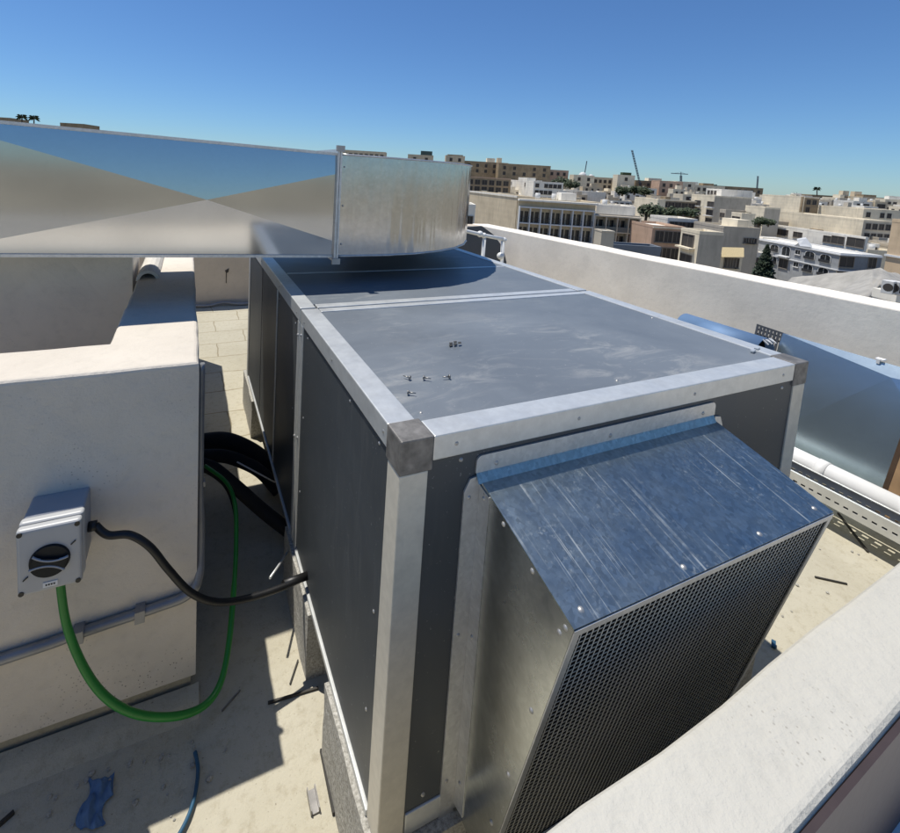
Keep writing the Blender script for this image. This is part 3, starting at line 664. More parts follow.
# black lagged pipes crossing the gap
hs = [([(196, 444, 1.55), (222, 441, 1.55), (246, 449, 1.52), (264, 462, 1.50), (273, 480, 1.48)], 0.042, 'topmost black lagged pipe crossing from the left wall to the unit'),
      ([(196, 456, 1.42), (222, 456, 1.42), (245, 463, 1.40), (262, 473, 1.37), (278, 491, 1.34)], 0.028, 'second black lagged pipe, just beneath the topmost one, entering the unit side'),
      ([(194, 463, 1.25), (212, 468, 1.25), (236, 487, 1.20), (262, 510, 1.15), (290, 532, 1.08)], 0.027, 'lowest black lagged pipe, sloping down to the floor beside the unit')]
for k, (pp, r, lab) in enumerate(hs):
    pts = [on(u, v, 1, y) for u, v, y in pp]
    pts = [Vector((-0.33, pts[0].y, pts[0].z))] + pts[1:]
    bm = new(); tube(bm, pts, r, 14); obj('lagged_pipe', bm, M['foam'], None, lab, 'pipe', 'black pipes between wall and unit')
bm = new(); tube(bm, [on(u, v, 1, 1.30) for u, v in ((204, 470), (222, 482), (232, 500), (238, 530))] , 0.008, 10); obj('thin_black_cable', bm, M['black'], None, 'thin black cable hanging below the lagged pipes in the gap', 'cable')
bm = new(); tube(bm, [on(236, 458, 1, 1.36) + Vector((0, -0.05, 0.012)), on(273, 478, 1, 1.34) + Vector((0, -0.05, 0.012))], 0.0032, 8, smooth=False); obj('pipe_highlight', bm, M['pvc'], None, 'thin pale tube painting the sun highlight along the black lagged pipes', 'wire')  # pale tube painting the sunlight highlight along the lagged pipes
bm = new(); tube(bm, [on(290, 549, 0, 0.0), on(270, 578, 1, 0.70)], 0.004, 8, smooth=False); obj('metal_rod', bm, M['rail'], None, 'short bright metal rod sticking out from under the unit side above the black cable', 'rod')
# blue cable, rag, litter on the floor
bm = new(); tube(bm, [on(u, v, 2, GZ + 0.012) for u, v in ((195, 752), (198, 768), (196, 790), (190, 812), (180, 833), (168, 850))], 0.0048, 10); obj('blue_cable', bm, M['blue'], None, 'thin blue cable end lying on the floor near the rag', 'cable')
from mathutils import noise as mn
bm = new(); NR = 44; c = on(96, 803, 2, GZ); grid = []
for i in range(NR + 1):
    row = []
    for j in range(NR + 1):
        a_, b_ = i / NR - 0.5, j / NR - 0.5
        q = Vector((a_, b_, 0)); w1 = mn.noise(q * 3.1 + Vector((5, 2, 1))); w2 = mn.noise(q * 3.4 + Vector((1, 7, 3)))
        x = a_ * 0.062 + 0.018 * w1 * (1 - abs(b_)) + 0.012 * math.sin(b_ * 9); y = b_ * 0.095 + 0.018 * w2
        ed = max(0.0, 1 - (a_ * a_ + b_ * b_) * 3.2)
        fold = abs(mn.noise(Vector((x * 38, y * 16, 2.0)))); z = 0.003 + ed * (0.008 + 0.026 * fold) + 0.006 * max(0, mn.noise(Vector((x * 90, y * 60, 5.0))))
        row.append(bm.verts.new((c.x + x * 0.94 + y * 0.2, c.y + y * 0.97 - x * 0.2, GZ + max(0.002, z))))
    grid.append(row)
for i in range(NR):
    for j in range(NR):
        f = bm.faces.new((grid[i][j], grid[i + 1][j], grid[i + 1][j + 1], grid[i][j + 1])); f.smooth = True
obj('crumpled_rag', bm, M['rag'], None, 'crumpled blue cloth rag dropped on the floor at lower left', 'rag')
def stick(u0, v0, u1, v1, w, m, name, label, cat, z=0.004, h=None, group=None):
    bm = new(); a, b = on(u0, v0, 2, GZ + z), on(u1, v1, 2, GZ + z); bar(bm, a, b, w, h or w); return obj(name, bm, m, None, label, cat, group)
stick(322, 750, 335, 814, 0.012, M['stick'], 'rubber_strip', 'black rubber strip lying along the front concrete block', 'strip')
stick(268, 703, 318, 688, 0.006, M['stick'], 'thin_rod', 'thin dark rod on the floor reaching under the middle concrete block', 'rod')
stick(222, 711, 240, 690, 0.004, M['steel'], 'wire_offcut', 'short wire offcut in the shade by the green cable', 'wire')
stick(298, 660, 290, 684, 0.004, M['stick'], 'twig', 'tiny dark twig on the sunlit floor beside the middle block', 'twig')
stick(-2, 826, 14, 812, 0.008, M['stick'], 'rubber_offcut', 'black rubber offcut on the floor in the far lower left corner', 'offcut')
bm = new(); c = on(313, 803, 2, GZ); box(bm, c.x - 0.011, c.x + 0.011, c.y - 0.024, c.y + 0.024, GZ + 0.002, GZ + 0.005)
box(bm, c.x - 0.011, c.x - 0.0085, c.y - 0.024, c.y + 0.024, GZ + 0.0052, GZ + 0.017); box(bm, c.x + 0.0085, c.x + 0.011, c.y - 0.024, c.y + 0.024, GZ + 0.0052, GZ + 0.017)
obj('metal_bracket', bm, M['steel'], None, 'small shiny metal channel offcut on the sunlit floor beside the front block', 'bracket')
r3 = random.Random(3)
for k in range(26):
    u, v = r3.uniform(20, 260), r3.uniform(735, 830)
    if k > 16: u, v = r3.uniform(60, 200), 728 + r3.uniform(-2, 10) + (200 - u) * 0.12 if False else r3.uniform(735, 760)
    c = on(u, v, 2, GZ)
    if c.y > 0.53: c.y = 0.53 - r3.uniform(0, 0.1)
    s = r3.uniform(0.003, 0.008); bm = new(); bmesh.ops.create_icosphere(bm, subdivisions=1, radius=s)
    for w in bm.verts: w.co = Vector((w.co.x * r3.uniform(.6, 1.4), w.co.y * r3.uniform(.6, 1.4), w.co.z * r3.uniform(.4, .9))) + c + Vector((0, 0, s * 0.4))
    obj('stone_chip', bm, M['block'], None, 'tiny stone chip lying in the rubble along the foot of the left wall', 'stone chip', 'stone chips on the floor')
for k in range(22):
    u, v = r3.uniform(770, 890), r3.uniform(540, 640)
    if v > 660 - (u - 760) * 0.74 - 12: continue
    c = on(u, v, 2, GZ); s = r3.uniform(0.003, 0.007); bm = new(); bmesh.ops.create_icosphere(bm, subdivisions=1, radius=s)
    for w in bm.verts: w.co = Vector((w.co.x * r3.uniform(.6, 1.4), w.co.y * r3.uniform(.6, 1.4), w.co.z * r3.uniform(.4, .9))) + c + Vector((0, 0, s * 0.4))
    obj('stone_chip', bm, M['block'], None, 'tiny stone chip on the sunlit floor between the hood and the cable tray', 'stone chip', 'stone chips right of the hood')
# loose screws on the unit top
def loose_screw(x, y, ang, label, L_=0.016):
    bm = new(); d = Vector((math.cos(ang), math.sin(ang), 0)); p = Vector((x, y, 0.004))
    tube(bm, [p, p + d * L_], [0.0021, 0.0010], 7, smooth=False, n=1); tube(bm, [p - d * 0.003, p], 0.0048, 9, smooth=False)
    obj('loose_screw', bm, M['screw'], None, label, 'screw', 'loose screws on the unit top')
loose_screw(0.123, 0.233, 2.2, 'loose screw standing nearest the left rail in the upper pair of screws')
loose_screw(0.157, 0.222, -0.7, 'loose screw in the middle of the three on the dusty panel')
loose_screw(0.216, 0.210, 3.0, 'loose screw furthest right of the three, pointing at its neighbours')
loose_screw(0.090, 0.165, -0.6, 'loose screw lying alone nearer the front corner of the panel')
bm = new(); c = Vector((0.342, 0.39, 0))
for k in range(5): prism(bm, [(c.x + x * 0.5 + k * 0.007 - 0.02, c.y + y * 0.6 + (k % 2) * 0.012, 0.0005 + k * 0.0012) for x, y in ((0, 0), (0.022, 0.004), (0.03, 0.02), (0.008, 0.018))], (0, 0, 0.0009))
obj('dry_leaf', bm, M['stick'], None, 'small curled dry leaf on the grey unit top panel', 'leaf')
for (x, y, lab) in ((1.216, 0.10, 'pale metal clip lying on the unit top near the right corner'), (1.255, 0.11, 'smaller pale clip beside the right rail of the unit top')):
    bm = new(); bar(bm, (x - 0.012, y, 0.003), (x + 0.012, y + 0.006, 0.003), 0.009, 0.005); obj('metal_clip', bm, M['rail'], None, lab, 'clip', 'clips on the unit top')

# ------------------------------------------------------------------ things right of the unit
# cable tray raised on feet
XT, ZT0, ZT1 = 2.42, -0.968, -0.896
tr = thing('cable_tray', (XT + 0.1, 0.8, GZ), 'white perforated cable tray running along the roof right of the unit', 'cable tray')
def slotted(bm, x, xx, y0, y1, z0, z1, pitch=0.0335, sl=0.018, h=0.009):
    zm = z0 + (z1 - z0) * 0.45
    box(bm, x, xx, y0, y1, z0, zm - h / 2); box(bm, x, xx, y0, y1, zm + h / 2, z1)
    y = y0
    while y < y1: box(bm, x, xx, y, min(y + pitch - sl, y1), zm - h / 2, zm + h / 2); y += pitch
bm = new(); slotted(bm, XT, XT + 0.002, -0.1, 2.2, ZT0, ZT1); box(bm, XT - 0.0, XT + 0.012, -0.1, 2.2, ZT1, ZT1 + 0.003); obj('side_wall', bm, M['tray'], tr)
bm = new(); slotted(bm, XT + 0.118, XT + 0.12, -0.1, 2.2, ZT0, ZT1); box(bm, XT + 0.108, XT + 0.12, -0.1, 2.2, ZT1, ZT1 + 0.003); obj('side_wall', bm, M['tray'], tr)
bm = new(); x = XT + 0.0022
for k in range(3):
    xs = XT + 0.0022 + k * 0.039; box(bm, xs, xs + 0.024, -0.1, 2.2, ZT0, ZT0 + 0.002)
    y = -0.1
    if k < 3:
        while y < 2.2: box(bm, xs + 0.024, xs + 0.039, y, min(2.2, y + 0.022), ZT0, ZT0 + 0.002); y += 0.046
obj('tray_floor', bm, M['tray'], tr)
bm = new()
for y in (0.75, 1.9): box(bm, XT + 0.02, XT + 0.10, y, y + 0.04, GZ, ZT0 - 0.001)
split_pieces(bm, 'tray_foot', M['steel'], tr)
for k, (xx, zz, rr_, lab) in enumerate(((2.438, 0.017, 0.014, 'thick black filler tube darkening the near wall slots of the cable tray'), (2.470, 0.018, 0.015, 'black filler tube darkening the middle of the cable tray'), (2.505, 0.016, 0.013, 'black filler tube darkening the far wall side of the cable tray'))):
    bm = new(); tube(bm, [(xx, -0.1, ZT0 + zz), (xx + 0.004, 0.5, ZT0 + zz), (xx - 0.003, 1.2, ZT0 + zz), (xx, 2.2, ZT0 + zz)], rr_, 10); obj('tray_dark_filler', bm, M['black'], None, lab, 'cable', 'dark fillers in the tray')  # black tubes added so the tray slots look dark inside
bm = new(); tube(bm, [(2.452, -0.1, ZT0 + 0.045), (2.45, 0.6, ZT0 + 0.047), (2.455, 1.3, ZT0 + 0.045), (2.45, 2.2, ZT0 + 0.045)], 0.014, 10); obj('tray_dark_filler', bm, M['black'], None, 'uppermost black filler tube resting on the others in the cable tray', 'cable', 'dark fillers in the tray')
# white pvc drain pipe behind the tray
bm = new(); tube(bm, [(2.605, -0.25, -0.905), (2.605, 0.9, -0.908), (2.605, 2.3, -0.912)], 0.053, 24, smooth=False); pv = obj('drain_pipe', bm, M['pvc'], None, 'thick white plastic drain pipe running behind the cable tray', 'pipe')
bm = new(); tube(bm, [(2.605, 0.41, -0.907), (2.605, 0.455, -0.907)], 0.0565, 24, smooth=False); tube(bm, [(2.605, 0.07, -0.906), (2.605, 0.13, -0.906)], 0.059, 24, smooth=False); split_pieces(bm, 'pipe_socket', M['pvc'], pv)
bm = new()
for y in (-0.2, 0.95, 1.9): box(bm, 2.56, 2.65, y, y + 0.09, GZ, -0.958)
split_pieces(bm, 'pipe_rest', M['block'], pv)
# cross-broken duct offcut leaning behind the pipe
XP = 3.06; XB = 2.83
rd = thing('duct_offcut', (XP, 0.4, GZ), 'blue-reflecting galvanised duct section with diagonal creases leaning towards the right parapet', 'duct section')
zt_ = on(783, 333, 0, XP).z; y1t = on(783, 333, 0, XP).y
A = [Vector((XB, -0.16, GZ + 0.02)), Vector((XB, y1t, GZ + 0.02)), Vector((XP, y1t, zt_)), Vector((XP, -0.16, zt_))]
nn_ = Vector((-(zt_ - GZ), 0, XP - XB)).normalized()
bm = new(); va = [bm.verts.new(p) for p in A]
vb = [bm.verts.new(p - nn_ * 0.20) for p in A]
def onsheet(u, v):      # where the sight line meets the leaning sheet
    d = ray(u, v); return CAM + d * ((A[0] - CAM).dot(nn_) / d.dot(nn_))
apex = bm.verts.new(onsheet(892, 378) + nn_ * 0.015)
for i in range(4): bm.faces.new((va[i], va[(i + 1) % 4], apex))
for i in range(4): bm.faces.new((va[i], va[(i + 1) % 4], vb[(i + 1) % 4], vb[i]))
bm.faces.new(vb); obj('duct_skin', bm, M['galv_blue'], rd)
for k in (0,):
    bm = new(); o_ = (A[2] - A[1]).normalized() * (0.003 if k == 2 else -0.003)
    p, q = A[k] + o_ + nn_ * 0.004, A[k + 1] + o_ + nn_ * 0.004
    prism(bm, [p, q, q - nn_ * 0.21, p - nn_ * 0.21], o_); obj('duct_flange', bm, M['galv_flange'], rd)
bm = new(); c = onsheet(879, 362); box(bm, c.x - 0.006, c.x + 0.03, c.y - 0.018, c.y + 0.016, zt_ + 0.008, zt_ + 0.014); box(bm, c.x - 0.009, c.x - 0.003, c.y - 0.005, c.y + 0.009, zt_ - 0.012, zt_ + 0.012); obj('paint_tag', bm, M['white'], rd)
# timber leaning at the frame edge
tb = thing('timber_board', (2.76, 0.24, GZ), 'tan plywood board with dark edge standing against the creased duct section', 'board')
for nm, m_, ya, yb in (('edge_batten', 'wood2', 0.0, -0.020), ('board_face', 'wood', -0.021, -0.062), ('edge_batten', 'wood2', -0.063, -0.10)):
    bm = new(); prism(bm, [(2.75, 0.276 + ya, GZ), (2.79, 0.276 + ya, GZ), (2.79, 0.200 + ya, -0.35), (2.75, 0.200 + ya, -0.35)], (0, yb - ya, 0)); obj(nm, bm, M[m_], tb)
# round duct on a rectangular one, far side
sd = thing('stored_duct', (2.95, 1.2, GZ), 'rectangular galvanised duct lying along the right parapet under the round duct', 'duct section')
bm = new(); box(bm, 2.80, 3.10, 0.98, 2.0, GZ, -0.62); bevel(bm, 0.004, 1); obj('duct_skin', bm, M['galv_blue'], sd)
rr = thing('round_duct', (2.9, 1.2, -0.62), 'blue-sheened round duct seen just over the right rail of the unit', 'round duct')
bm = new(); n = 36; RR = 0.105
def rcy(y, r): return [bm.verts.new((2.93 + r * math.cos(2 * math.pi * k / n), y, -0.515 + r * math.sin(2 * math.pi * k / n))) for k in range(n)]
a, b, c_, d_ = rcy(0.93, RR), rcy(1.46, RR), rcy(0.93, RR - 0.004), rcy(1.46, RR - 0.004)
for k in range(n):
    j = (k + 1) % n
    for p, q in ((a, b), (d_, c_)):
        f = bm.faces.new((p[k], p[j], q[j], q[k])); f.smooth = True
    bm.faces.new((a[k], a[j], c_[j], c_[k])); bm.faces.new((b[k], b[j], d_[j], d_[k]))
obj('duct_skin', bm, M['galv_dull'], rr)
bm = new(); tube(bm, [(2.93, 0.98, -0.515), (2.93, 0.985, -0.515)], RR - 0.006, 30, smooth=False); obj('duct_shade_disc', bm, M['dark'], rr)  # black disc painting the shade inside the open duct end
bm = new()
for k in range(5): bar(bm, (2.93 - 0.02 + 0.02 * k, 0.905, -0.44 + 0.012 * (k % 2)), (2.93 - 0.03 + 0.02 * k, 0.935, -0.415), 0.012, 0.006)
obj('torn_tape', bm, M['label'], rr)
to = thing('tray_offcut', (3.05, 0.98, GZ), 'dark perforated cable tray offcut leaning behind the ducts at the right parapet', 'tray offcut')
bm = new(); bx = 3.12
q0, q1 = on(748, 325, 0, bx), on(780, 336, 0, bx)
for k in range(9):
    a_, b_ = q0.lerp(q1, k / 9 + 0.0), q0.lerp(q1, k / 9 + 0.075)
    prism(bm, [(bx, a_.y, GZ), (bx, b_.y, GZ), (bx + 0.1, b_.y, b_.z), (bx + 0.1, a_.y, a_.z)], (0.004, 0, 0))
for zz in (0.0, -0.028, -0.06):
    prism(bm, [(bx + 0.098, q0.y, q0.z - 0.012 + zz), (bx + 0.098, q1.y, q1.z - 0.012 + zz), (bx + 0.099, q1.y, q1.z + zz), (bx + 0.099, q0.y, q0.z + zz)], (0.004, 0, 0))
obj('tray_strip', bm, M['traydark'], to)
# white pipe stand behind
yp = 3.4
ps = thing('pipe_stand', (2.4, yp, GZ), 'white plastic pipe stand with two uprights rising behind the far corner of the unit', 'pipe stand')
za = on(485, 236, 1, yp)
bm = new(); tube(bm, [on(440, 227, 1, yp), on(466, 231, 1, yp), on(485, 235.5, 1, yp), on(505, 239.5, 1, yp)], 0.020, 14, smooth=False); obj('top_pipe', bm, M['pvc'], ps)
for u, v in ((484.5, 236), (503, 239.5)):
    p = on(u, v, 1, yp); bm = new(); tube(bm, [p, (p.x + (0.03 if u > 500 else 0), p.y, GZ)], 0.019, 14, smooth=False); obj('upright_pipe', bm, M['pvc'], ps)
bm = new()
for u, v, r in ((480, 234, 0.034), (484, 235.5, 0.03), (504, 240, 0.03), (500.5, 256, 0.04)):
    p = on(u, v, 1, yp); bmesh.ops.create_uvsphere(bm, u_segments=14, v_segments=10, radius=r, matrix=Matrix.Translation(p))
split_pieces(bm, 'pipe_fitting', M['pvc'], ps, smooth=True)
# litter right
stick(815, 577, 847, 584, 0.006, M['stick'], 'thin_stick', 'thin dark stick lying flat on the sunlit floor right of the hood', 'stick')
bm = new(); bar(bm, on(868, 552, 2, GZ + 0.004), on(838, 513, 2, GZ + 0.05), 0.008); obj('propped_rod', bm, M['stick'], None, 'dark rod propped from the floor against the cable tray', 'rod')
bm = new(); c = on(775, 648, 2, GZ); bar(bm, c + Vector((-.01, 0, .006)), c + Vector((.012, .012, .01)), 0.012, 0.01); obj('blue_scrap', bm, M['blue'], None, 'tiny blue plastic scrap on the floor behind the white parapet', 'scrap')
bm = new(); prism(bm, [on(u, v, 1, 4.742) for u, v in ((225, 270.5), (229, 268.5), (228.5, 272), (226.8, 273), (226.5, 283), (226, 283), (226, 273))], (0, 0.006, 0)); obj('wall_stain', bm, M['stick'], bpy.data.objects['back_parapet'])
bm = new(); tube(bm, [(-0.31, 4.68, GZ + 0.03), (-0.15, 4.66, GZ + 0.02), (0.0, 4.70, GZ + 0.035), (0.2, 4.66, GZ + 0.02), (0.5, 4.68, GZ + 0.03)], 0.018, 8); obj('dark_floor_tube', bm, M['conduit'], None, 'dark tube along the foot of the far parapet', 'hose')  # stands in for the dark strip along the parapet foot

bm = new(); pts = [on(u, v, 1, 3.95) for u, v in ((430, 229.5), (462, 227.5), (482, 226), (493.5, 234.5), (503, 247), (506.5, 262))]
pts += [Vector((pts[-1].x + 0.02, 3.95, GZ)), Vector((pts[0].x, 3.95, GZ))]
prism(bm, pts, (0, 0.03, 0)); obj('dark_corner_shape', bm, M['slate'], None, 'flat dark slate-grey shape with a slanted corner behind the white pipe stand', 'board')  # flat slab cut to the outline of the dark corner area
# ------------------------------------------------------------------ our own building and the terrain
def horizon_elev(az):       # skyline tangent by bearing (degrees from +Y toward +X)
    pts = [(-60, .050), (-20, .048), (5, .044), (24, .038), (40, .030), (56, .020), (72, .010), (100, .010), (180, .0), (300, .03), (360, .07)]
    a = (az + 60) % 360 - 60
    for (x0, y0), (x1, y1) in zip(pts, pts[1:]):
        if x0 <= a <= x1: return y0 + (y1 - y0) * (a - x0) / (x1 - x0)
    return 0.0
def ground_z(x, y):
    d = math.hypot(x - CAM.x, y - CAM.y); az = math.degrees(math.atan2(x - CAM.x, y - CAM.y))
    e_ = horizon_elev(az); near, far = -24.0, 400 * e_ - 8.0
    if d < 120: return near
    if d < 400:
        t_ = (d - 120) / 280; t_ = t_ * t_ * (3 - 2 * t_) * 0.5 + t_ * 0.5; return near + (far - near) * t_
    return far - (d - 400) * 0.03
bm = new(); rings = []
ds = [4, 12, 25, 45, 60, 80, 100, 120, 140, 160, 180, 210, 240, 270, 300, 330, 365, 400, 460, 600, 900, 1600, 4000]
for d in ds:
    rings.append([bm.verts.new((CAM.x + d * math.sin(R_(a)), CAM.y + d * math.cos(R_(a)), ground_z(CAM.x + d * math.sin(R_(a)), CAM.y + d * math.cos(R_(a))))) for a in range(0, 360, 4)])
for a, b in zip(rings, rings[1:]):
    for k in range(90): bm.faces.new((a[k], a[(k + 1) % 90], b[(k + 1) % 90], b[k]))
bm.faces.new(rings[0]); obj('terrain', bm, M['terrain'], kind='structure', origin=(0, 0, -24))
bm = new(); box(bm, -5.9, 3.93, -0.3, 4.98, -24.5, GZ - 0.302); obj('own_building', bm, M['t_cream'], None, 'rendered building whose flat roof carries the air handler', 'building')

# ------------------------------------------------------------------ houses
WM = {}
def win_mesh(kind, w, h):
    key = (kind, round(w, 2), round(h, 2))
    if key in WM: return WM[key]
    ms = []
    def fin(bm, m):
        bmesh.ops.recalc_face_normals(bm, faces=bm.faces); me = bpy.data.meshes.new('window'); bm.to_mesh(me); bm.free(); me.materials.append(m); return me
    arch = kind == 'arch'
    def outline(g):
        p = [(-w / 2 - g, -g), (w / 2 + g, -g)]
        if arch:
            hh = h * 0.66
            p += [((w / 2 + g) * math.cos(a), hh + (h - hh + g) * math.sin(a)) for a in (math.pi * k / 8 for k in range(9))]
        else: p += [(w / 2 + g, h + g), (-w / 2 - g, h + g)]
        return p
    bm = new(); prism(bm, [(x, -0.03, z) for x, z in outline(0)], (0, 0.05, 0)); glass = fin(bm, M['glass'] if kind != 'dark' else M['t_dark'])
    bm = new(); a, b = outline(0.0), outline(0.14 if arch else 0.09)
    for i in range(len(a)):
        j = (i + 1) % len(a); prism(bm, [(a[i][0], -0.13, a[i][1]), (a[j][0], -0.13, a[j][1]), (b[j][0], -0.13, b[j][1]), (b[i][0], -0.13, b[i][1])], (0, 0.15, 0))
    box(bm, -0.03, 0.03, -0.06, -0.031, 0, h * (0.98 if arch else 1)); box(bm, -w / 2 - 0.15, w / 2 + 0.15, -0.25, 0.0, -0.2, -0.092)
    fr = fin(bm, M['reveal'] if kind == 'dark' else M['frame'])
    WM[key] = (glass, fr); return WM[key]
def add_win(h, face, t_, z, kind='win', w=1.0, ht=1.3):
    """a window on face 'R' (normal -Y, runs +X) or 'L' (normal -X, runs +Y) at t_ metres along it, sill at z"""
    g, f = win_mesh(kind, w, ht)
    o = bpy.data.objects.new('window', g); COL.objects.link(o); o.parent = h['e']; base = WORG[h['e'].name]
    p = Vector((h['c'].x + t_, h['c'].y, z)) if face == 'R' else Vector((h['c'].x, h['c'].y + t_, z))
    o.location = p - base
    if face == 'L': o.rotation_euler = (0, 0, -math.pi / 2)
    if f:
        q = bpy.data.objects.new('window_frame', f); COL.objects.link(q); q.parent = o
    return o
def along(c, e, u):      # metres from corner c along direction e until the sight line of column u
    d = ray(u, 240); o_ = CAM - c
    den = e.x * d.y - e.y * d.x
    return (o_.x * d.y - o_.y * d.x) / den if abs(den) > 1e-6 else -1
def house(name, label, cat, uc, vt, D, ul, ur, m, group=None, dl=9.0, dr=9.0, roof=None, zb=None, parapet=0.5, trim=None, yaw=-25.0, plane=None):
    c = depth(uc, vt, D); zt = c.z; ya = R_(yaw); ex = Vector((math.cos(ya), math.sin(ya), 0)); ey = Vector((-math.sin(ya), math.cos(ya), 0))
    if plane is not None:   # share another house's facade line
        d = ray(uc, vt); o_ = plane['c'] - CAM; n_ = plane['ey']; c = CAM + d * (o_.dot(n_) / d.dot(n_)); zt = c.z; ya = plane['yaw']; ex, ey = plane['ex'], plane['ey']
    def hit(u, run): return along(c, ex if run == 'R' else ey, u)
    lr = hit(ur, 'R') if ur else dr
    ll = hit(ul, 'L') if ul else dl
    if lr <= 0.5 or lr > 60: lr = dr
    if ll <= 0.5 or ll > 60: ll = dl
    gz = ground_z(c.x, c.y) - 0.5
    p1, p2 = c + ex * lr, c + ey * ll; gz = min(gz, ground_z(p1.x, p1.y) - 0.5, ground_z(p2.x, p2.y) - 0.5)
    if zb is not None: gz = zb
    if zt - gz < 2.5: gz = zt - 2.5
    e_ = thing(name, (c.x, c.y, gz), label, cat, group); e_.rotation_euler = (0, 0, ya)
    bm = new(); box(bm, c.x, c.x + lr, c.y, c.y + ll, gz, zt - parapet); obj('wall', bm, m, e_)
    bm = new(); t_ = 0.25
    x0, x1, y0, y1 = c.x - 0.03, c.x + lr + 0.03, c.y - 0.03, c.y + ll + 0.03
    for a in ((x0, x1, y0, y0 + t_), (x0, x1, y1 - t_, y1), (x0, x0 + t_, y0 + t_, y1 - t_), (x1 - t_, x1, y0 + t_, y1 - t_)): box(bm, *a, zt - parapet + 0.003, zt)
    obj('roof_parapet', bm, trim or m, e_)
    bm = new(); box(bm, c.x + .24, c.x + lr - .24, c.y + .24, c.y + ll - .24, zt - parapet - 0.05, zt - parapet + 0.05); obj('roof', bm, roof or M['t_white'], e_)
    return dict(e=e_, c=c, lr=lr, ll=ll, zt=zt, zb=gz, m=m, ex=ex, ey=ey, yaw=ya)
def windows(h, face, rows, cols, top=1.0, storey=3.0, w=1.0, ht=1.4, kind='win', t0=None, t1=None, skip=0.08, rr=random.Random(5)):
    ln = h['lr'] if face == 'R' else h['ll']; a = 0.6 if t0 is None else t0; b = ln - 0.6 if t1 is None else t1
    for r in range(rows):
        z = h['zt'] - top - ht - r * storey
        if z < h['zb'] + 0.4: break
        for k in range(cols):
            if rr.random() < skip: continue
            add_win(h, face, a + (b - a) * (k + 0.5) / cols, z, kind, w, ht)
def pt(h, face, t_, out, z):
    return Vector((h['c'].x + t_, h['c'].y - out, z)) if face == 'R' else Vector((h['c'].x - out, h['c'].y + t_, z))
def fbox(bm, h, face, t0, t1, o0, o1, z0, z1):
    p, q = pt(h, face, t0, o0, z0), pt(h, face, t1, o1, z1)
    box(bm, min(p.x, q.x), max(p.x, q.x), min(p.y, q.y), max(p.y, q.y), z0, z1)
def balconies(h, face, rows, cols, top=0.9, storey=3.0, t0=0.4, t1=None, out=1.3, rail='iron', fin=True, slab='t_trim'):
    ln = (h['lr'] if face == 'R' else h['ll']); t1 = ln - 0.4 if t1 is None else t1; cw = (t1 - t0) / cols
    for r in range(rows):
        zc = h['zt'] - top - r * storey; zf = zc - storey + 0.25
        bm = new(); fbox(bm, h, face, t0, t1, 0.002, out, zf - 0.22, zf); o = obj('balcony_slab', bm, M[slab], h['e'])
        for k in range(cols):
            a = t0 + k * cw
            bm = new(); fbox(bm, h, face, a + cw * 0.10, a + cw * 0.42, 0.001, 0.03, zf + 0.02, zf + 2.2); fbox(bm, h, face, a + cw * 0.56, a + cw * 0.90, 0.001, 0.03, zf + 0.02, zf + 2.2); obj('balcony_door', bm, M['glass'], h['e'])
        bm = new()
        if rail == 'iron':
            fbox(bm, h, face, t0, t1, out - 0.05, out, zf + 0.95, zf + 1.02); tt = t0
            while tt < t1: fbox(bm, h, face, tt, tt + 0.05, out - 0.04, out - 0.01, zf + 0.001, zf + 0.95); tt += 0.28
        else: fbox(bm, h, face, t0, t1, out - 0.04, out, zf + 0.001, zf + 1.0)
        obj('balcony_rail', bm, M['iron' if rail == 'iron' else 'bglass'], o)
    if fin:
        bm = new()
        for k in range(cols + 1):
            a = t0 + k * cw; fbox(bm, h, face, a - 0.1, a + 0.1, 0.003, out + 0.02, h['zt'] - top - rows * storey, h['zt'] - top)
        fbox(bm, h, face, t0 - 0.1, t1 + 0.1, 0.003, out + 0.1, h['zt'] - top, h['zt'] - top + 0.25)
        obj('balcony_fin', bm, M[slab], h['e'])
def dress(h, face, t0, t1, out, z0, z1, m, name='cornice'):
    bm = new(); fbox(bm, h, face, t0, t1, 0.002, out, z0, z1); return obj(name, bm, M[m], h['e'])
def roofbox(h, tx0, tx1, ty0, ty1, ht, m, name='roof_hut'):
    bm = new(); box(bm, h['c'].x + h['lr'] * tx0, h['c'].x + h['lr'] * tx1, h['c'].y + h['ll'] * ty0, h['c'].y + h['ll'] * ty1, h['zt'] - 0.44, h['zt'] + ht); return obj(name, bm, M[m], h['e'])
def tank(h, fx, fy, r=0.5, m='frame'):
    bm = new(); p = Vector((h['c'].x + h['lr'] * fx, h['c'].y + h['ll'] * fy, h['zt'] - 0.44)); tube(bm, [p, p + Vector((0, 0, 1.5))], r, 12, smooth=False); obj('water_tank', bm, M[m], h['e'])

MK = M
# 1 the tan block with dark balconies, just right of the elbow
h = house('apartment_block', 'tan apartment block with two rows of dark balconies under a pale roof edge', 'apartment block', 518.5, 197.5, 95, None, 592, MK['t_tan'], yaw=-29, dl=10)
hA = h
balconies(h, 'R', 3, 7, top=1.9, storey=3.2, t0=0.3); dress(h, 'R', -0.1, h['lr'], 1.7, h['zt'] - 0.55, h['zt'] - 0.2, 't_white', 'roof_edge'); tank(h, .3, .4); tank(h, .55, .6); roofbox(h, .6, .8, .3, .7, 1.4, 't_white')
h = house('gable_block', 'tan rendered block with blank sunlit gable wall, right beside the curved duct', 'building', 517.5, 196, 95.5, 464, None, MK['t_tan'], yaw=-3, dr=4)
bm = new(); fbox(bm, h, 'L', 0, h['ll'], 0.002, 0.12, h['zt'] - 0.35, h['zt'] + 0.06); obj('gable_coping', bm, MK['t_white'], h['e'])
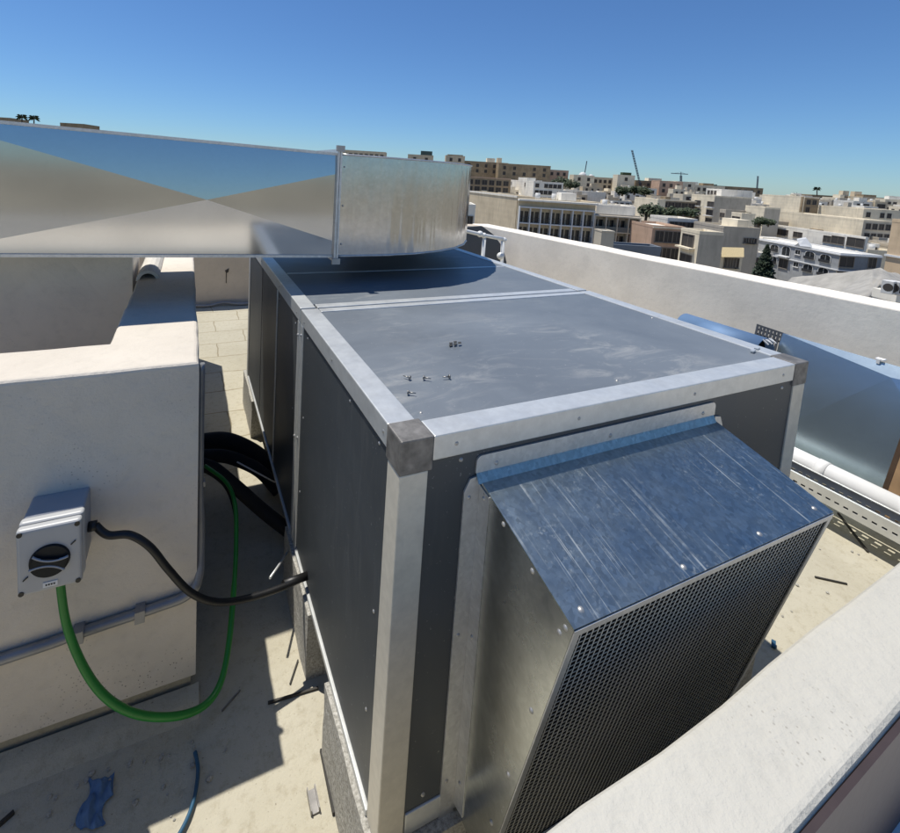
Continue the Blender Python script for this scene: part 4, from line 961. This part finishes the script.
# 2 the grey modern block with glass balconies
h = house('apartment_block', 'grey modern apartment block with glass balconies, adjoining the tan block on its right', 'apartment block', 592.5, 213, 91, None, 637, MK['t_grey'], dl=12, plane=hA)
balconies(h, 'R', 3, 4, top=0.5, storey=3.1, t0=0.2, rail='glass', out=1.6, slab='t_grey')
h2 = house('penthouse', 'pale set-back penthouse on the roof of the grey glass-balcony block', 'house', 597, 204.5, 96, None, 632, MK['t_white'], dl=8, yaw=-29, zb=h['zt'] - 0.45)
windows(h2, 'R', 1, 4, 0.7, 2.6, 2.0, 1.7, 'dark'); tank(h2, .3, .3)
# 3 nearer dark roof and vent hut
h = house('flat_roofed_block', 'low dark grey flat-roofed block just over the right parapet, in front of the grey apartments', 'building', 604, 243.5, 46, 596, 662, MK['t_bluedark'], roof=MK['asphalt'], dl=6)
h = house('vent_hut', 'small light grey ventilation hut standing on the low dark roof', 'hut', 602, 230.5, 42, 599, 614, MK['t_grey'], dl=1.6, dr=1.4, parapet=0.12)
# 4-6 row of small houses mid right
h = house('terraced_house', 'terracotta-fronted terraced house with three dark windows, between the trees and the cream gabled house', 'house', 653, 225, 84, None, 684, MK['t_pink'], dl=10)
windows(h, 'R', 3, 3, 1.0, 3.0, 1.5, 1.9, 'dark'); dress(h, 'R', 0, h['lr'], 0.25, h['zt'] - 0.5, h['zt'] - 0.25, 't_cream')
h = house('white_roof_room', 'white flat-roofed room with dark openings above the terracotta house', 'house', 668, 217.5, 96, None, 695, MK['t_white'], dl=7)
windows(h, 'R', 1, 3, 0.8, 3, 1.8, 1.6, 'dark')
h = house('gabled_house', 'cream house with stacked loggias and tall blank side wall greyed as shade beside the yellow awning', 'house', 700, 231, 74, 680, 723, MK['t_cream'])
dress(h, 'R', -.02, h['lr'] + .02, 0.012, h['zb'], h['zt'] - .2, 't_grey', 'shaded_party_wall')  # grey coat paints shade over the cream side wall
for k, z in enumerate((2.9, 6.2, 9.4)):
    add_win(h, 'L', h['ll'] * 0.55, h['zt'] - z, 'dark', h['ll'] * 0.6, 2.0); dress(h, 'L', h['ll'] * .15, h['ll'] * .95, 0.9, h['zt'] - z - 0.28, h['zt'] - z - 0.02, 't_cream', 'balcony_slab')
h = house('grey_gable_house', 'grey weathered gable house standing above the yellow awning', 'house', 724, 226, 86, None, 759, MK['t_grey'], dl=9)
windows(h, 'R', 1, 4, 2.0, 3, .7, .8, 'dark', t0=4); roofbox(h, .55, .9, .2, .7, 1.2, 't_cream')
h = house('low_house', 'low stone house with balustrade under the yellow awning beside the ornate grey building', 'house', 719, 254, 78, None, 745, MK['t_cream'], dl=6)
windows(h, 'R', 2, 6, 0.6, 2.6, .5, 1.5, 'dark')
bm = new(); p, q = depth(722, 247.5, 79), depth(744, 248, 79)
prism(bm, [p, q, depth(744, 257, 77), depth(722, 257, 77)], (0, 0.1, 0.05)); obj('awning', bm, MK['yellow'], None, 'yellow sun awning stretched above the low stone house', 'awning')
# 7 the ornate grey building with arched windows
h = house('ornate_building', 'blue-grey ornate building with white arched windows and curved pediment, behind the conifer', 'building', 841, 253, 108, 742, 885, MK['t_blue'], trim=MK['t_trim'])
dress(h, 'R', -.02, h['lr'] + .02, 0.012, h['zb'], h['zt'] - .3, 't_bluedark', 'side_wall')  # shade put into a darker coat on the side turned from the sun
for z in (0.0, 3.6):
    dress(h, 'L', -.1, h['ll'], 0.3, h['zt'] - z - 0.55, h['zt'] - z - 0.3, 't_trim'); dress(h, 'R', -.3, h['lr'], 0.3, h['zt'] - z - 0.55, h['zt'] - z - 0.3, 't_trim')
def tl(h, u): return along(h['c'], h['ey'], u)
def tr_(h, u): return along(h['c'], h['ex'], u)
for u in (750.5, 776, 812.5, 828.5):
    for z in (2.75, 5.95): add_win(h, 'L', tl(h, u), h['zt'] - z, 'arch', 2.7, 1.75); bm = new(); fbox(bm, h, 'L', tl(h, u) - 1.5, tl(h, u) + 1.5, 0.3, 0.36, h['zt'] - z - 0.1, h['zt'] - z + 0.55); obj('window_rail', bm, MK['iron'], h['e'])
for u in (800,):
    for z in (2.3, 5.5): add_win(h, 'L', tl(h, u), h['zt'] - z, 'win', 1.5, 1.1)
add_win(h, 'L', tl(h, 788), h['zt'] - 3.3, 'arch', 2.6, 2.5); add_win(h, 'L', tl(h, 787), h['zt'] - 6.6, 'dark', 2.8, 2.3)
dress(h, 'L', tl(h, 793), tl(h, 781), 1.0, h['zt'] - 3.7, h['zt'] - 3.45, 't_trim', 'balcony_slab')
bm = new(); tm = tl(h, 805); pts = [pt(h, 'L', tm - 2.6, 0.3, h['zt'] - 0.3)] + [pt(h, 'L', tm - 2.6 + 5.2 * k / 10, 0.3, h['zt'] - 0.3 + 1.5 * math.sin(math.pi * k / 10)) for k in range(11)] + [pt(h, 'L', tm + 2.6, 0.3, h['zt'] - 0.3)]
prism(bm, pts[1:-1], (0.4, 0, 0)); obj('pediment', bm, MK['t_blue'], h['e'])
for (u, z, w_, kk) in ((850, 3.1, 3.2, 'dark'), (876, 3.0, 1.7, 'dark'), (849, 6.4, 3.2, 'dark')): add_win(h, 'R', tr_(h, u), h['zt'] - z, kk, w_, 2.3)
g = house('penthouse', 'white set-back top floor on the ornate grey building, dark openings under a flat roof', 'house', 866, 237, 117, 757, 868, MK['t_white'], zb=h['zt'] - 0.45, dr=6)
for u, w_, ht in ((762, 1.8, 1.5), (779, 6.0, 1.6), (797, 3.0, 1.5), (827, 2.2, 1.7), (838, 3.6, 2.0), (856, 4.6, 2.2)): add_win(g, 'L', tl(g, u), h['zt'] + 0.45, 'dark', w_, ht)
bm = new(); p = depth(806, 238.5, 112); prism(bm, [p, depth(812, 247, 111), depth(800, 246, 111), depth(797, 240, 112)], (0.3, 0.2, 0.3)); obj('sun_canopy', bm, MK['label'], None, 'small white sun canopy on the terrace of the ornate grey building', 'canopy')
# 8 cream limestone blocks on the right
h = house('cream_block', 'wide cream limestone block with blank sunlit side behind the ornate grey building', 'building', 864, 219.5, 150, 775, 891, MK['t_cream'])
windows(h, 'R', 4, 4, 1.2, 3.1, 1.5, 1.7, 'dark'); dress(h, 'R', -.02, h['lr'], 0.012, h['zb'], h['zt'] - .4, 't_grey', 'shaded_front_wall')  # grey coat paints shade on the face turned from the sun
bm = new(); fbox(bm, h, 'L', tl(h, 822), tl(h, 810), 0.002, 0.8, h['zt'] - 6.8, h['zt'] - 5.0); obj('roof_plant', bm, MK['t_brown'], h['e'])
h = house('cream_block', 'long low cream block with small dark windows at its right end, second tier back', 'building', 864, 208.5, 172, 814, 897, MK['t_cream'])
windows(h, 'R', 2, 5, 1.3, 3.1, 1.4, 1.6, 'dark')
h = house('cream_block', 'tall blank cream block with a dark drainpipe stripe, left of the pepper-pot ridge building', 'building', 805, 196.5, 190, 756, 813, MK['t_cream'])
dress(h, 'R', -.02, h['lr'], 0.012, h['zb'], h['zt'] - .4, 't_brown', 'shaded_front_wall'); dress(h, 'L', tl(h, 797.5), tl(h, 795.5), 0.3, h['zb'], h['zt'] - .1, 't_brown', 'drain_stripe')  # brown coat paints shade on the cream block's right face
windows(h, 'R', 4, 2, 1.2, 3.1, 1.5, 1.8, 'dark')
h = house('peach_building', 'peach rendered building with sunlit blank wall at the right frame edge', 'building', 930, 222, 66, 889, 960, MK['t_peach'], dl=10)
dress(h, 'L', -.1, h['ll'] + .1, 0.25, h['zt'] - 5.7, h['zt'] - 5.4, 't_trim')
# tarpaulin shelter and container close by
bm = new(); Dn = 34
P = lambda u, v, D: depth(u, v, D)
ridge = [P(838, 292, 36), P(856, 281, 36), P(872, 268.5, 36), P(884, 270, 37), P(905, 277, 38)]
foot = [P(812, 300, 30), P(838, 303, 29), P(868, 298, 29), P(880, 284, 31), P(908, 292, 32)]
back = [p + Vector((2.0, 6.0, -2.2)) for p in ridge]
for A, B in ((ridge, foot), (ridge, back)):
    for k in range(4):
        bm.faces.new([bm.verts.new(x) for x in ((A[k], A[k + 1], B[k + 1], B[k]))])
bmesh.ops.remove_doubles(bm, verts=bm.verts, dist=0.001)
bmesh.ops.subdivide_edges(bm, edges=bm.edges, cuts=5, use_grid_fill=True)
for v in bm.verts: v.co += Vector((0, 0, 1)) * 0.22 * mn.noise(v.co * 0.7)
for f in list(bm.faces): f.smooth = True
r_ = bmesh.ops.extrude_face_region(bm, geom=bm.faces[:]); bmesh.ops.translate(bm, verts=[x for x in r_['geom'] if isinstance(x, bmesh.types.BMVert)], vec=(0, 0, -0.25))
obj('tarpaulin_shelter', bm, MK['tarp'], None, 'sloping grey tarpaulin roof rising in front of the ornate building at the right', 'shelter')
h = house('plant_building', 'low white flat-roofed plant room over the right end of the parapet, carrying condenser units', 'building', 897, 293.5, 26, 882, 935, MK['t_white'], dl=5, dr=6)
for k, (u, v) in enumerate(((885.5, 285.5), (891.5, 286), (898, 287.5))):
    c = depth(u, v, 25.2); ac = thing('condenser_unit', (c.x, c.y, c.z - 0.4), ('first condenser unit with dark fan grille on the white plant room, leftmost of three', 'middle condenser unit of the three on the white plant room', 'condenser unit nearest the frame edge on the white plant room')[k], 'condenser unit', 'condenser units on the plant room')
    bm = new(); box(bm, c.x - 0.2, c.x + 0.2, c.y - 0.38, c.y + 0.1, c.z - 0.4, c.z + 0.3); bevel(bm, 0.02, 2); obj('casing', bm, MK['frame'], ac)
    bm = new(); tube(bm, [(c.x - 0.2, c.y - 0.18, c.z - 0.05), (c.x - 0.206, c.y - 0.18, c.z - 0.05)], 0.21, 16, smooth=False); box(bm, c.x - 0.15, c.x + 0.1, c.y - 0.386, c.y - 0.38, c.z - 0.3, c.z + 0.2); obj('fan_grille', bm, MK['t_dark'], ac)
# 11 - 15 middle distance
h = house('apartment_block', 'cream apartment block with six shaded balconies and end walls greyed as shade on the slope', 'apartment block', 715, 195.5, 168, 686, 746, MK['t_cream'])
dress(h, 'R', -.02, h['lr'], 0.012, h['zb'], h['zt'] - .4, 't_grey', 'shaded_end_wall')  # shade painted as a grey coat over the cream end
for k in range(3):
    for u in (693, 706): add_win(h, 'L', tl(h, u), h['zt'] - 4.2 - k * 3.0, 'dark', 3.6, 1.9); dress(h, 'L', tl(h, u) - 2.3, tl(h, u) + 2.3, 0.9, h['zt'] - 4.5 - 3 * k, h['zt'] - 4.25 - 3 * k, 't_trim', 'balcony_slab')
h = house('roof_storey', 'white top storey with small windows above the cream balcony block', 'house', 722, 189, 176, 700, 746, MK['t_white'], zb=h['zt'] - 0.45)
windows(h, 'L', 1, 4, .8, 3, 1.2, 1.3, 'dark')
h = house('terrace_house', 'cream terraced house with blank gable greyed as shade, between the balcony block and the tall cream block', 'house', 765, 207, 142, 741, 776, MK['t_cream'])
dress(h, 'R', -.02, h['lr'], 0.012, h['zb'], h['zt'] - .4, 't_grey', 'shaded_gable_wall')  # cream gable coated grey to paint its shade
windows(h, 'L', 3, 3, 2.2, 3.0, 2.2, 1.9, 'dark')
h = house('terrace_house', 'small stepped cream house just beneath the terraced one with greyed gable', 'house', 742, 213, 134, 728, 752, MK['t_cream']); windows(h, 'L', 2, 2, 1.2, 3, 1.6, 1.5, 'dark')
h = house('terrace_house', 'low grey-fronted stepped house right of the balcony block, one storey showing', 'house', 726, 209.5, 150, 716, 742, MK['t_grey']); windows(h, 'L', 2, 2, 1.2, 3, 1.3, 1.3, 'dark')
h = house('brown_block', 'dark brown balconied block above the green trees', 'building', 660, 199, 178, 652, 692, MK['t_brown'], trim=MK['t_cream']); windows(h, 'R', 3, 5, 1, 3, 2.6, 1.8, 'dark')
h = house('white_wall_house', 'long pale house with blank sunlit wall left of the dark brown balconied block', 'house', 658, 199, 160, 630, 661, MK['t_cream'])
h = house('white_house', 'bright white house with stepped roof in front of the brown ridge fort', 'house', 534, 181, 205, 501, 558, MK['t_white'])
roofbox(h, .0, .3, .2, .5, 1.4, 't_white'); windows(h, 'R', 3, 6, 1.0, 2.9, 1.5, 1.5, 'dark'); windows(h, 'L', 1, 2, 1.0, 3, 1.4, 1.6, 'dark')
h = house('arcaded_building', 'brown arcaded building with pink roof band, directly right of the curved duct', 'building', 466, 176, 226, None, 506, MK['t_brown'], trim=MK['t_pink'], dl=14); windows(h, 'R', 4, 6, 1.4, 3.2, 2.4, 2.2, 'dark')
h = house('narrow_house', 'narrow white house peeking between the curved duct and the tan gable', 'house', 466, 204, 62, None, 473, MK['t_white'], dl=5); windows(h, 'R', 2, 1, 1.6, 2.6, .7, 1.0, 'dark')
h = house('white_terrace', 'long low white retaining house on the slope under the domed tower', 'house', 566, 190, 236, None, 601, MK['t_white'], dl=12)
h = house('white_cottage', 'tiny white cottage with parapet steps behind the tan apartment roof', 'house', 556, 196.5, 120, 551, 572, MK['t_white']); roofbox(h, .1, .5, .1, .5, 1.5, 't_white'); windows(h, 'R', 1, 2, .8, 2.6, .8, 1.0, 'dark')
# skyline
def sky_house(uc, vt, D, ul, ur, m, label, name='hilltop_building', rows=0, cols=0, **k):
    h = house(name, label, 'building', uc, vt, D, ul, ur, MK[m], **k)
    if rows: windows(h, 'R', rows, cols, 1.6, 3.4, 1.6, 1.9, 'dark')
    return h
h = sky_house(456, 160, 300, None, 502, 't_brown', 'long brown ruined fort wall on the ridge, left half, with two roof boxes', 'fort', 2, 6, dl=15); roofbox(h, .6, .75, .1, .4, 2.5, 't_cream'); roofbox(h, .8, .88, .1, .4, 3.0, 't_tan')
h = sky_house(499, 163, 290, None, 544, 't_brown', 'brown ridge fort, right half, squared end against the sky', 'fort', 2, 5, dl=15)
h = sky_house(446, 155, 296, None, 459, 't_tan', 'beige fort tower on the ridge at the left end of the brown wall', 'tower', 1, 2, dl=8); roofbox(h, .1, .9, .1, .9, 0.6, 't_brown')
h = sky_house(408, 154, 280, None, 428, 't_tan', 'beige house with dark green water box on top, above the curved duct', 'tower', 1, 2, dl=8); roofbox(h, .5, .95, .1, .6, 2.4, 'dome')
h = sky_house(342, 149.5, 250, None, 381, 't_tan', 'dark tan terrace of roofs seen over the duct flange', 'hilltop_building', 2, 8, dl=12)
h = sky_house(60, 122.5, 240, None, 86, 't_brown', 'brown flat roof peeking over the left end of the duct', 'hilltop_building', dl=12)
h = sky_house(-20, 116, 240, None, 14, 't_brown', 'dark roof at the far left frame edge above the duct', 'hilltop_building', dl=12)
h = sky_house(542, 169, 310, None, 562, 't_pink', 'low reddish hilltop house right of the brown fort', 'hilltop_building', 1, 4, dl=10)
h = sky_house(574, 174.5, 300, None, 588, 't_cream', 'square beige tower carrying a white dome and thin mast', 'domed_tower', 2, 2, dl=8)
c = h['c'] + Vector((h['lr'] / 2, 3, -0.4)); bm = new(); bmesh.ops.create_uvsphere(bm, u_segments=16, v_segments=10, radius=2.4, matrix=Matrix.Translation(c)); obj('dome', bm, MK['frame'], h['e'], smooth=True)
bm = new(); bar(bm, c + Vector((1.2, 0, 1)), c + Vector((1.8, 0, 9.5)), 0.45); obj('mast', bm, MK['crane'], h['e'])
h = sky_house(588, 176.5, 305, None, 621, 't_tan', 'long tan hilltop building with two rows of windows right of the domed tower', 'hilltop_building', 3, 8, dl=12); bm = new(); c = h['c'] + Vector((3, 3, 0)); bmesh.ops.create_uvsphere(bm, u_segments=12, v_segments=8, radius=1.6, matrix=Matrix.Translation(c)); obj('dome', bm, MK['frame'], h['e'], smooth=True)
h = sky_house(618, 174.5, 295, None, 628, 't_cream', 'pale square tower with a green bush on top, left of the leaning crane', 'tower', 1, 1, dl=7); roofbox(h, .3, .8, .1, .6, 1.6, 'leaf')
h = sky_house(636, 180, 300, None, 662, 't_brown', 'dark brown ridge house just right of the leaning crane', 'hilltop_building', 2, 4, dl=10); roofbox(h, .4, .8, .1, .6, 1.8, 't_cream')
h = sky_house(660, 180.5, 285, None, 676, 't_pink', 'pinkish ridge house left of the tower crane', 'hilltop_building', 3, 3, dl=10)
h = sky_house(676, 181, 290, None, 688, 't_cream', 'cream ridge house beneath the tower crane', 'hilltop_building', 3, 2, dl=10)
h = sky_house(690, 184.5, 300, None, 718, 't_cream', 'cream ridge terrace with mixed roof boxes between the two cranes', 'hilltop_building', 2, 6, dl=10); roofbox(h, .05, .25, .1, .6, 1.8, 't_white'); roofbox(h, .4, .7, .1, .6, 1.4, 't_brown'); tank(h, .8, .3, 1.0, 'dome')
h = sky_house(716, 185.5, 310, None, 756, 't_brown', 'low brown ridge roofs left of the thin crane mast', 'hilltop_building', 2, 7, dl=10)
h = sky_house(812, 194.5, 300, None, 863, 't_brown', 'dark brown ridge building carrying two pepper-pot turrets', 'ridge_building', 3, 10, dl=10)
for f_, w_ in ((.55, 4.2), (.75, 5.0)):
    roofbox(h, f_, f_ + w_ / h['lr'] * 0.9, .1, .4, 3.6, 't_tan', 'turret'); roofbox(h, f_ - .02, f_ + .02 + w_ / h['lr'] * 0.9, .05, .45, 0.5, 't_tan', 'turret_base')
h = sky_house(863, 196.5, 290, None, 898, 't_tan', 'reddish-tan ridge building at the right end of the skyline', 'ridge_building', 3, 9, dl=10); roofbox(h, .05, .35, .1, .6, 1.3, 't_brown')
h = sky_house(894, 199, 270, None, 930, 't_brown', 'brown ridge roof running out of the right frame edge', 'ridge_building', 2, 6, dl=10)
# far hillside houses filling the slope
tones = [('t_cream', 'cream'), ('t_white', 'white'), ('t_tan', 'tan'), ('t_grey', 'grey'), ('t_brown', 'weathered brown')]
r4 = random.Random(21)
def dense_house(u, D, hh, group, label, mats, lim=None, yj=16, big=1.0):
    if 728 < u < 905 and D < 128: return None
    d0 = depth(u, 200, D); gz = ground_z(d0.x, d0.y)
    dl_ = RM.transposed() @ (Vector((d0.x, d0.y, gz + hh)) - CAM); v_ = PY - F * dl_.z / dl_.y; uu = PX + F * dl_.x / dl_.y
    if lim is not None:
        lm = 178 + (uu - 480) * 0.045
        if v_ < lm + 2: v_ = lm + r4.uniform(2, 9)
    mm, nm = r4.choices(mats, (6, 5, 3, 2, 1)[:len(mats)])[0]
    h = house('hillside_house', label % nm, 'house', uu, v_, D, None, None, MK[mm], group=group, dl=r4.uniform(5, 11) * big, dr=r4.uniform(5, 12) * big, parapet=r4.uniform(.3, .9), yaw=-25 + r4.uniform(-yj, yj))
    w_, q_ = r4.uniform(.8, 1.7), r4.uniform(1.1, 1.8)
    st = r4.randrange(5)
    if st < 3: windows(h, 'R', r4.choice((1, 2, 3)), r4.choice((2, 3, 4)), r4.uniform(.8, 1.6), 3.0, w_, q_, 'dark', skip=0.25, rr=r4)
    if st in (1, 3): windows(h, 'L', r4.choice((1, 2)), r4.choice((1, 2, 3)), r4.uniform(.9, 1.5), 3.0, w_, q_, 'dark', skip=0.3, rr=r4)
    if st == 4:      # loggia with a slab in front
        for k in range(2):
            z = h['zt'] - 3.2 - 3 * k
            add_win(h, 'R', h['lr'] * .5, z, 'dark', h['lr'] * .62, 1.9); dress(h, 'R', h['lr'] * .15, h['lr'] * .85, 1.0, z - 0.3, z - 0.02, mm, 'balcony_slab')
    if r4.random() < .6: a_ = r4.uniform(0, .5); b_ = r4.uniform(0, .4); roofbox(h, a_, a_ + r4.uniform(.2, .45), b_, b_ + r4.uniform(.25, .5), r4.uniform(.9, 2.2), r4.choice((mm, mm, 't_white', 't_grey')))
    if r4.random() < .45: tank(h, r4.uniform(.2, .8), r4.uniform(.2, .8), r4.uniform(.4, .75), r4.choice(('frame', 'crane', 'frame')))
    if r4.random() < .35:
        q = Vector((h['c'].x + h['lr'] * r4.uniform(.2, .8), h['c'].y + h['ll'] * r4.uniform(.2, .8), h['zt'] - 0.44)); bm = new(); hh_ = r4.uniform(1.6, 3.2); bar(bm, q, q + Vector((0, 0, hh_)), 0.07); bar(bm, q + Vector((-.5, 0, hh_ - .1)), q + Vector((.5, 0, hh_ - .1)), 0.05); obj('aerial', bm, MK['iron'], h['e'])
    if r4.random() < .4:
        q = r4.uniform(.1, .6); bm = new(); fbox(bm, h, 'R', h['lr'] * q, h['lr'] * q + .9, 0.02, 0.4, h['zt'] - 2.6, h['zt'] - 1.9); obj('condenser_box', bm, MK['frame'], h['e'])
    return h
for k in range(150):
    dense_house(436 + 476 * ((k * 0.618) % 1.0), r4.uniform(175, 290), r4.uniform(3.5, 9.0), 'distant hillside houses', 'small %s flat-roofed house far off among many on the hillside', [('t_white', 'white'), ('t_cream', 'cream'), ('t_tan', 'tan'), ('t_grey', 'grey'), ('t_brown', 'weathered brown')], True)
for k in range(78):   # nearer low roofs between the hand-placed blocks and the parapet
    dense_house(500 + 420 * ((k * 0.618 + .3) % 1.0), r4.uniform(104, 178), r4.uniform(4.0, 8.5), 'low houses on the lower slope', 'low %s house crowded between the bigger blocks lower on the slope', [('t_cream', 'cream'), ('t_white', 'white'), ('t_tan', 'tan'), ('t_grey', 'grey')], None, 12)

# ------------------------------------------------------------------ cranes, trees
def crane(name, label, pts, w, jib=None):
    t_ = thing(name, pts[0], label, 'crane')
    bm = new(); a, b = Vector(pts[0]), Vector(pts[1])
    off = [Vector((w, w, 0)), Vector((-w, w, 0)), Vector((-w, -w, 0)), Vector((w, -w, 0))]
    for o in off: bar(bm, a + o, b + o, w * 0.55)
    n_ = 14
    for k in range(n_):
        for i in range(4): bar(bm, a.lerp(b, k / n_) + off[i], a.lerp(b, (k + 1) / n_) + off[(i + 1) % 4], w * 0.3)
    obj('mast', bm, MK['crane'], t_)
    if jib:
        bm = new(); bar(bm, jib[0], jib[1], w * 1.6, w * 1.2); bar(bm, jib[2], Vector(jib[0]).lerp(Vector(jib[1]), .15), w * .3); bar(bm, jib[2], Vector(jib[0]).lerp(Vector(jib[1]), .9), w * .3); obj('jib', bm, MK['crane'], t_)
        bm = new(); bar(bm, b, jib[2], w * 0.8); obj('tower_peak', bm, MK['crane'], t_)
crane('mobile_crane', 'thin dark crane boom leaning against the sky above the ridge', (depth(640, 184, 300), depth(632, 150, 300)), 0.35)
crane('tower_crane', 'small tower crane with level jib standing on the ridge', (depth(681, 186, 320), depth(681, 175.5, 320)), 0.4, (depth(671, 173.2, 322), depth(688, 174.2, 318), depth(681, 172, 320)))
crane('lattice_mast', 'short lattice mast standing on the ridge roofs', (depth(757, 189, 310), depth(758, 176, 310)), 0.28)
def tree(name, label, base, height, rad, m, n=260, shape='round', group=None, seed=1):
    r_ = random.Random(seed); t_ = thing(name, base, label, 'tree', group); b = Vector(base)
    bm = new(); tube(bm, [b, b + Vector((0.05 * rad, 0, height * 0.4)), b + Vector((0, 0.05 * rad, height * 0.85))], [rad * 0.10, rad * 0.03], 8, n=3)
    if shape == 'round':
        for k in range(5):
            a = k * 1.26 + r_.random(); bar(bm, b + Vector((0, 0, height * (.3 + .06 * k))), b + Vector((math.cos(a) * rad * .6, math.sin(a) * rad * .6, height * (.55 + .05 * k))), rad * 0.035)
    obj('trunk', bm, MK['bark'], t_)
    bm = new()
    clumps = []
    if shape == 'round':
        for k in range(16):
            d = Vector((r_.gauss(0, 1), r_.gauss(0, 1), r_.gauss(0, .8))).normalized() * r_.uniform(.3, .85)
            clumps.append((b + Vector((d.x * rad, d.y * rad, height * .62 + d.z * height * .36)), rad * r_.uniform(.25, .45)))
    for k in range(n):
        if shape == 'round':
            c, rr_ = clumps[k % 16]; d = Vector((r_.gauss(0, 1), r_.gauss(0, 1), r_.gauss(0, 1))).normalized() * rr_ * r_.uniform(.6, 1.05); p = c + d; s = rad * r_.uniform(.07, .15)
        else:
            tt = r_.random() ** 0.75; a = r_.random() * 6.283; lay = 1 - 0.42 * (tt * 8 % 1)
            rr_ = rad * (1 - tt) * lay * r_.uniform(.5, 1.05) + 0.05; p = b + Vector((math.cos(a) * rr_, math.sin(a) * rr_, height * (.08 + .92 * tt) - rr_ * .25)); s = rad * r_.uniform(.08, .17) * (1.1 - .6 * tt)
        u_ = Vector((r_.gauss(0, 1), r_.gauss(0, 1), r_.gauss(0, 1))).normalized(); w_ = u_.orthogonal().normalized()
        bm.faces.new([bm.verts.new(p + x) for x in (u_ * s, w_ * s * .7, -u_ * s, -w_ * s * .7)])
    me_o = obj('crown', bm, m, t_)
    return t_
c = depth(763, 277, 62); tree('conifer', 'dark pointed conifer standing in front of the ornate grey building', (c.x, c.y, c.z - 3.0), depth(763, 244, 62).z - c.z + 3.0, 2.5, MK['leafdark'], 3000, 'cone', seed=4)
for k, (u, v, D, hh, rr_, lab) in enumerate(((645, 223, 112, 4.5, 3.0, 'leftmost bushy green tree of the row below the dark brown balconied block'), (655, 222, 116, 4.0, 2.8, 'bushy green tree, second from the left in the row below the dark brown block'), (666, 221, 120, 3.6, 2.8, 'bushy green tree, third from the left in the row below the dark brown block'), (677, 219.5, 126, 3.2, 2.6, 'bushy green tree above the white roof room'), (690, 219, 128, 3.0, 2.4, 'small green tree at the right end of the row on the slope'), (758, 227, 112, 2.2, 1.8, 'small green bush tree left of the ornate building roof'), (768, 227, 113, 1.8, 1.6, 'tiny green bush tree right behind the conifer tip'), (560, 187, 270, 5, 5, 'dark scrub tree on the ridge right of the brown fort'), (570, 189, 262, 4.5, 4.5, 'dark scrub tree left of the domed tower'), (622, 196, 220, 4, 4.5, 'dark scrub tree below the pale square tower'), (634, 195, 230, 4, 4.5, 'dark scrub tree under the leaning crane boom'), (644, 196, 225, 3.6, 4, 'dark scrub tree above the long pale house'))):
    c = depth(u, v, D); tree('leafy_tree', lab, c, hh, rr_, MK['leaf'], 900, 'round', 'trees on the slope', seed=10 + k)
def palm(u, v0, v1, D, label):
    a, b = depth(u, v0, D), depth(u, v1, D); t_ = thing('palm_tree', a, label, 'tree', 'palms on the ridge')
    bm = new(); tube(bm, [a, a.lerp(b, .5), b], 0.28, 8, n=2); obj('trunk', bm, MK['bark'], t_); bm = new(); L_ = (b - a).length * 0.55
    for k in range(18):
        an = k * 2.4; el_ = (k % 3) * .5 - .3; d = Vector((math.cos(an) * math.cos(el_), math.sin(an) * math.cos(el_), math.sin(el_)))
        s = d.cross(Vector((0, 0, 1))).normalized() * L_ * .14; m_ = b + d * L_ * .55 + Vector((0, 0, L_ * .2)); e_ = b + d * L_ - Vector((0, 0, L_ * .2))
        bm.faces.new([bm.verts.new(x) for x in (b, m_ + s, e_)]); bm.faces.new([bm.verts.new(x) for x in (b, e_, m_ - s)])
    obj('crown', bm, MK['leafdark'], t_)
palm(22, 128, 117.5, 230, 'left palm of the pair showing over the duct at the upper left'); palm(34, 129, 118.5, 230, 'right palm of the pair showing over the duct at the upper left'); palm(817, 196, 189, 295, 'single palm on the ridge at the right')
SUN, SKY, EXPO = 3.9, 0.063, 0.33
# ------------------------------------------------------------------ light
SD = Vector((0.21, -0.26, -1.0)).normalized()
sl = bpy.data.lights.new('sun', 'SUN'); sl.energy = SUN; sl.angle = R_(0.53); sl.color = (1.0, 0.96, 0.885)
so = bpy.data.objects.new('sun', sl); COL.objects.link(so); so.rotation_euler = SD.to_track_quat('-Z', 'Y').to_euler(); so.location = (0, 0, 20)
w = bpy.data.worlds.new('World'); scene.world = w; w.use_nodes = True
nt = w.node_tree; bg = nt.nodes['Background']
sk = nt.nodes.new('ShaderNodeTexSky'); sk.sky_type = 'NISHITA'; sk.sun_disc = False
el = math.asin(-SD.z); sk.sun_elevation = el; sk.sun_rotation = math.atan2(-SD.x, -SD.y)
sk.altitude = 0; sk.air_density = 1.0; sk.dust_density = 0.1; sk.ozone_density = 1.6
mx = nt.nodes.new('ShaderNodeMix'); mx.data_type = 'RGBA'; mx.blend_type = 'MULTIPLY'; mx.inputs[0].default_value = 1.0
mx.inputs[7].default_value = (0.66, 0.985, 1.38, 1.0)      # the deep clear blue of this summer sky
nt.links.new(sk.outputs[0], mx.inputs[6]); nt.links.new(mx.outputs[2], bg.inputs[0]); bg.inputs[1].default_value = SKY
scene.view_settings.view_transform = 'Standard'; scene.view_settings.look = 'None'
scene.view_settings.exposure = EXPO; scene.view_settings.gamma = 1.0; scene.view_settings.use_curve_mapping = False
scene.render.engine = 'CYCLES'; scene.cycles.use_denoising = True; scene.cycles.max_bounces = 8; scene.cycles.diffuse_bounces = 4; scene.cycles.glossy_bounces = 4
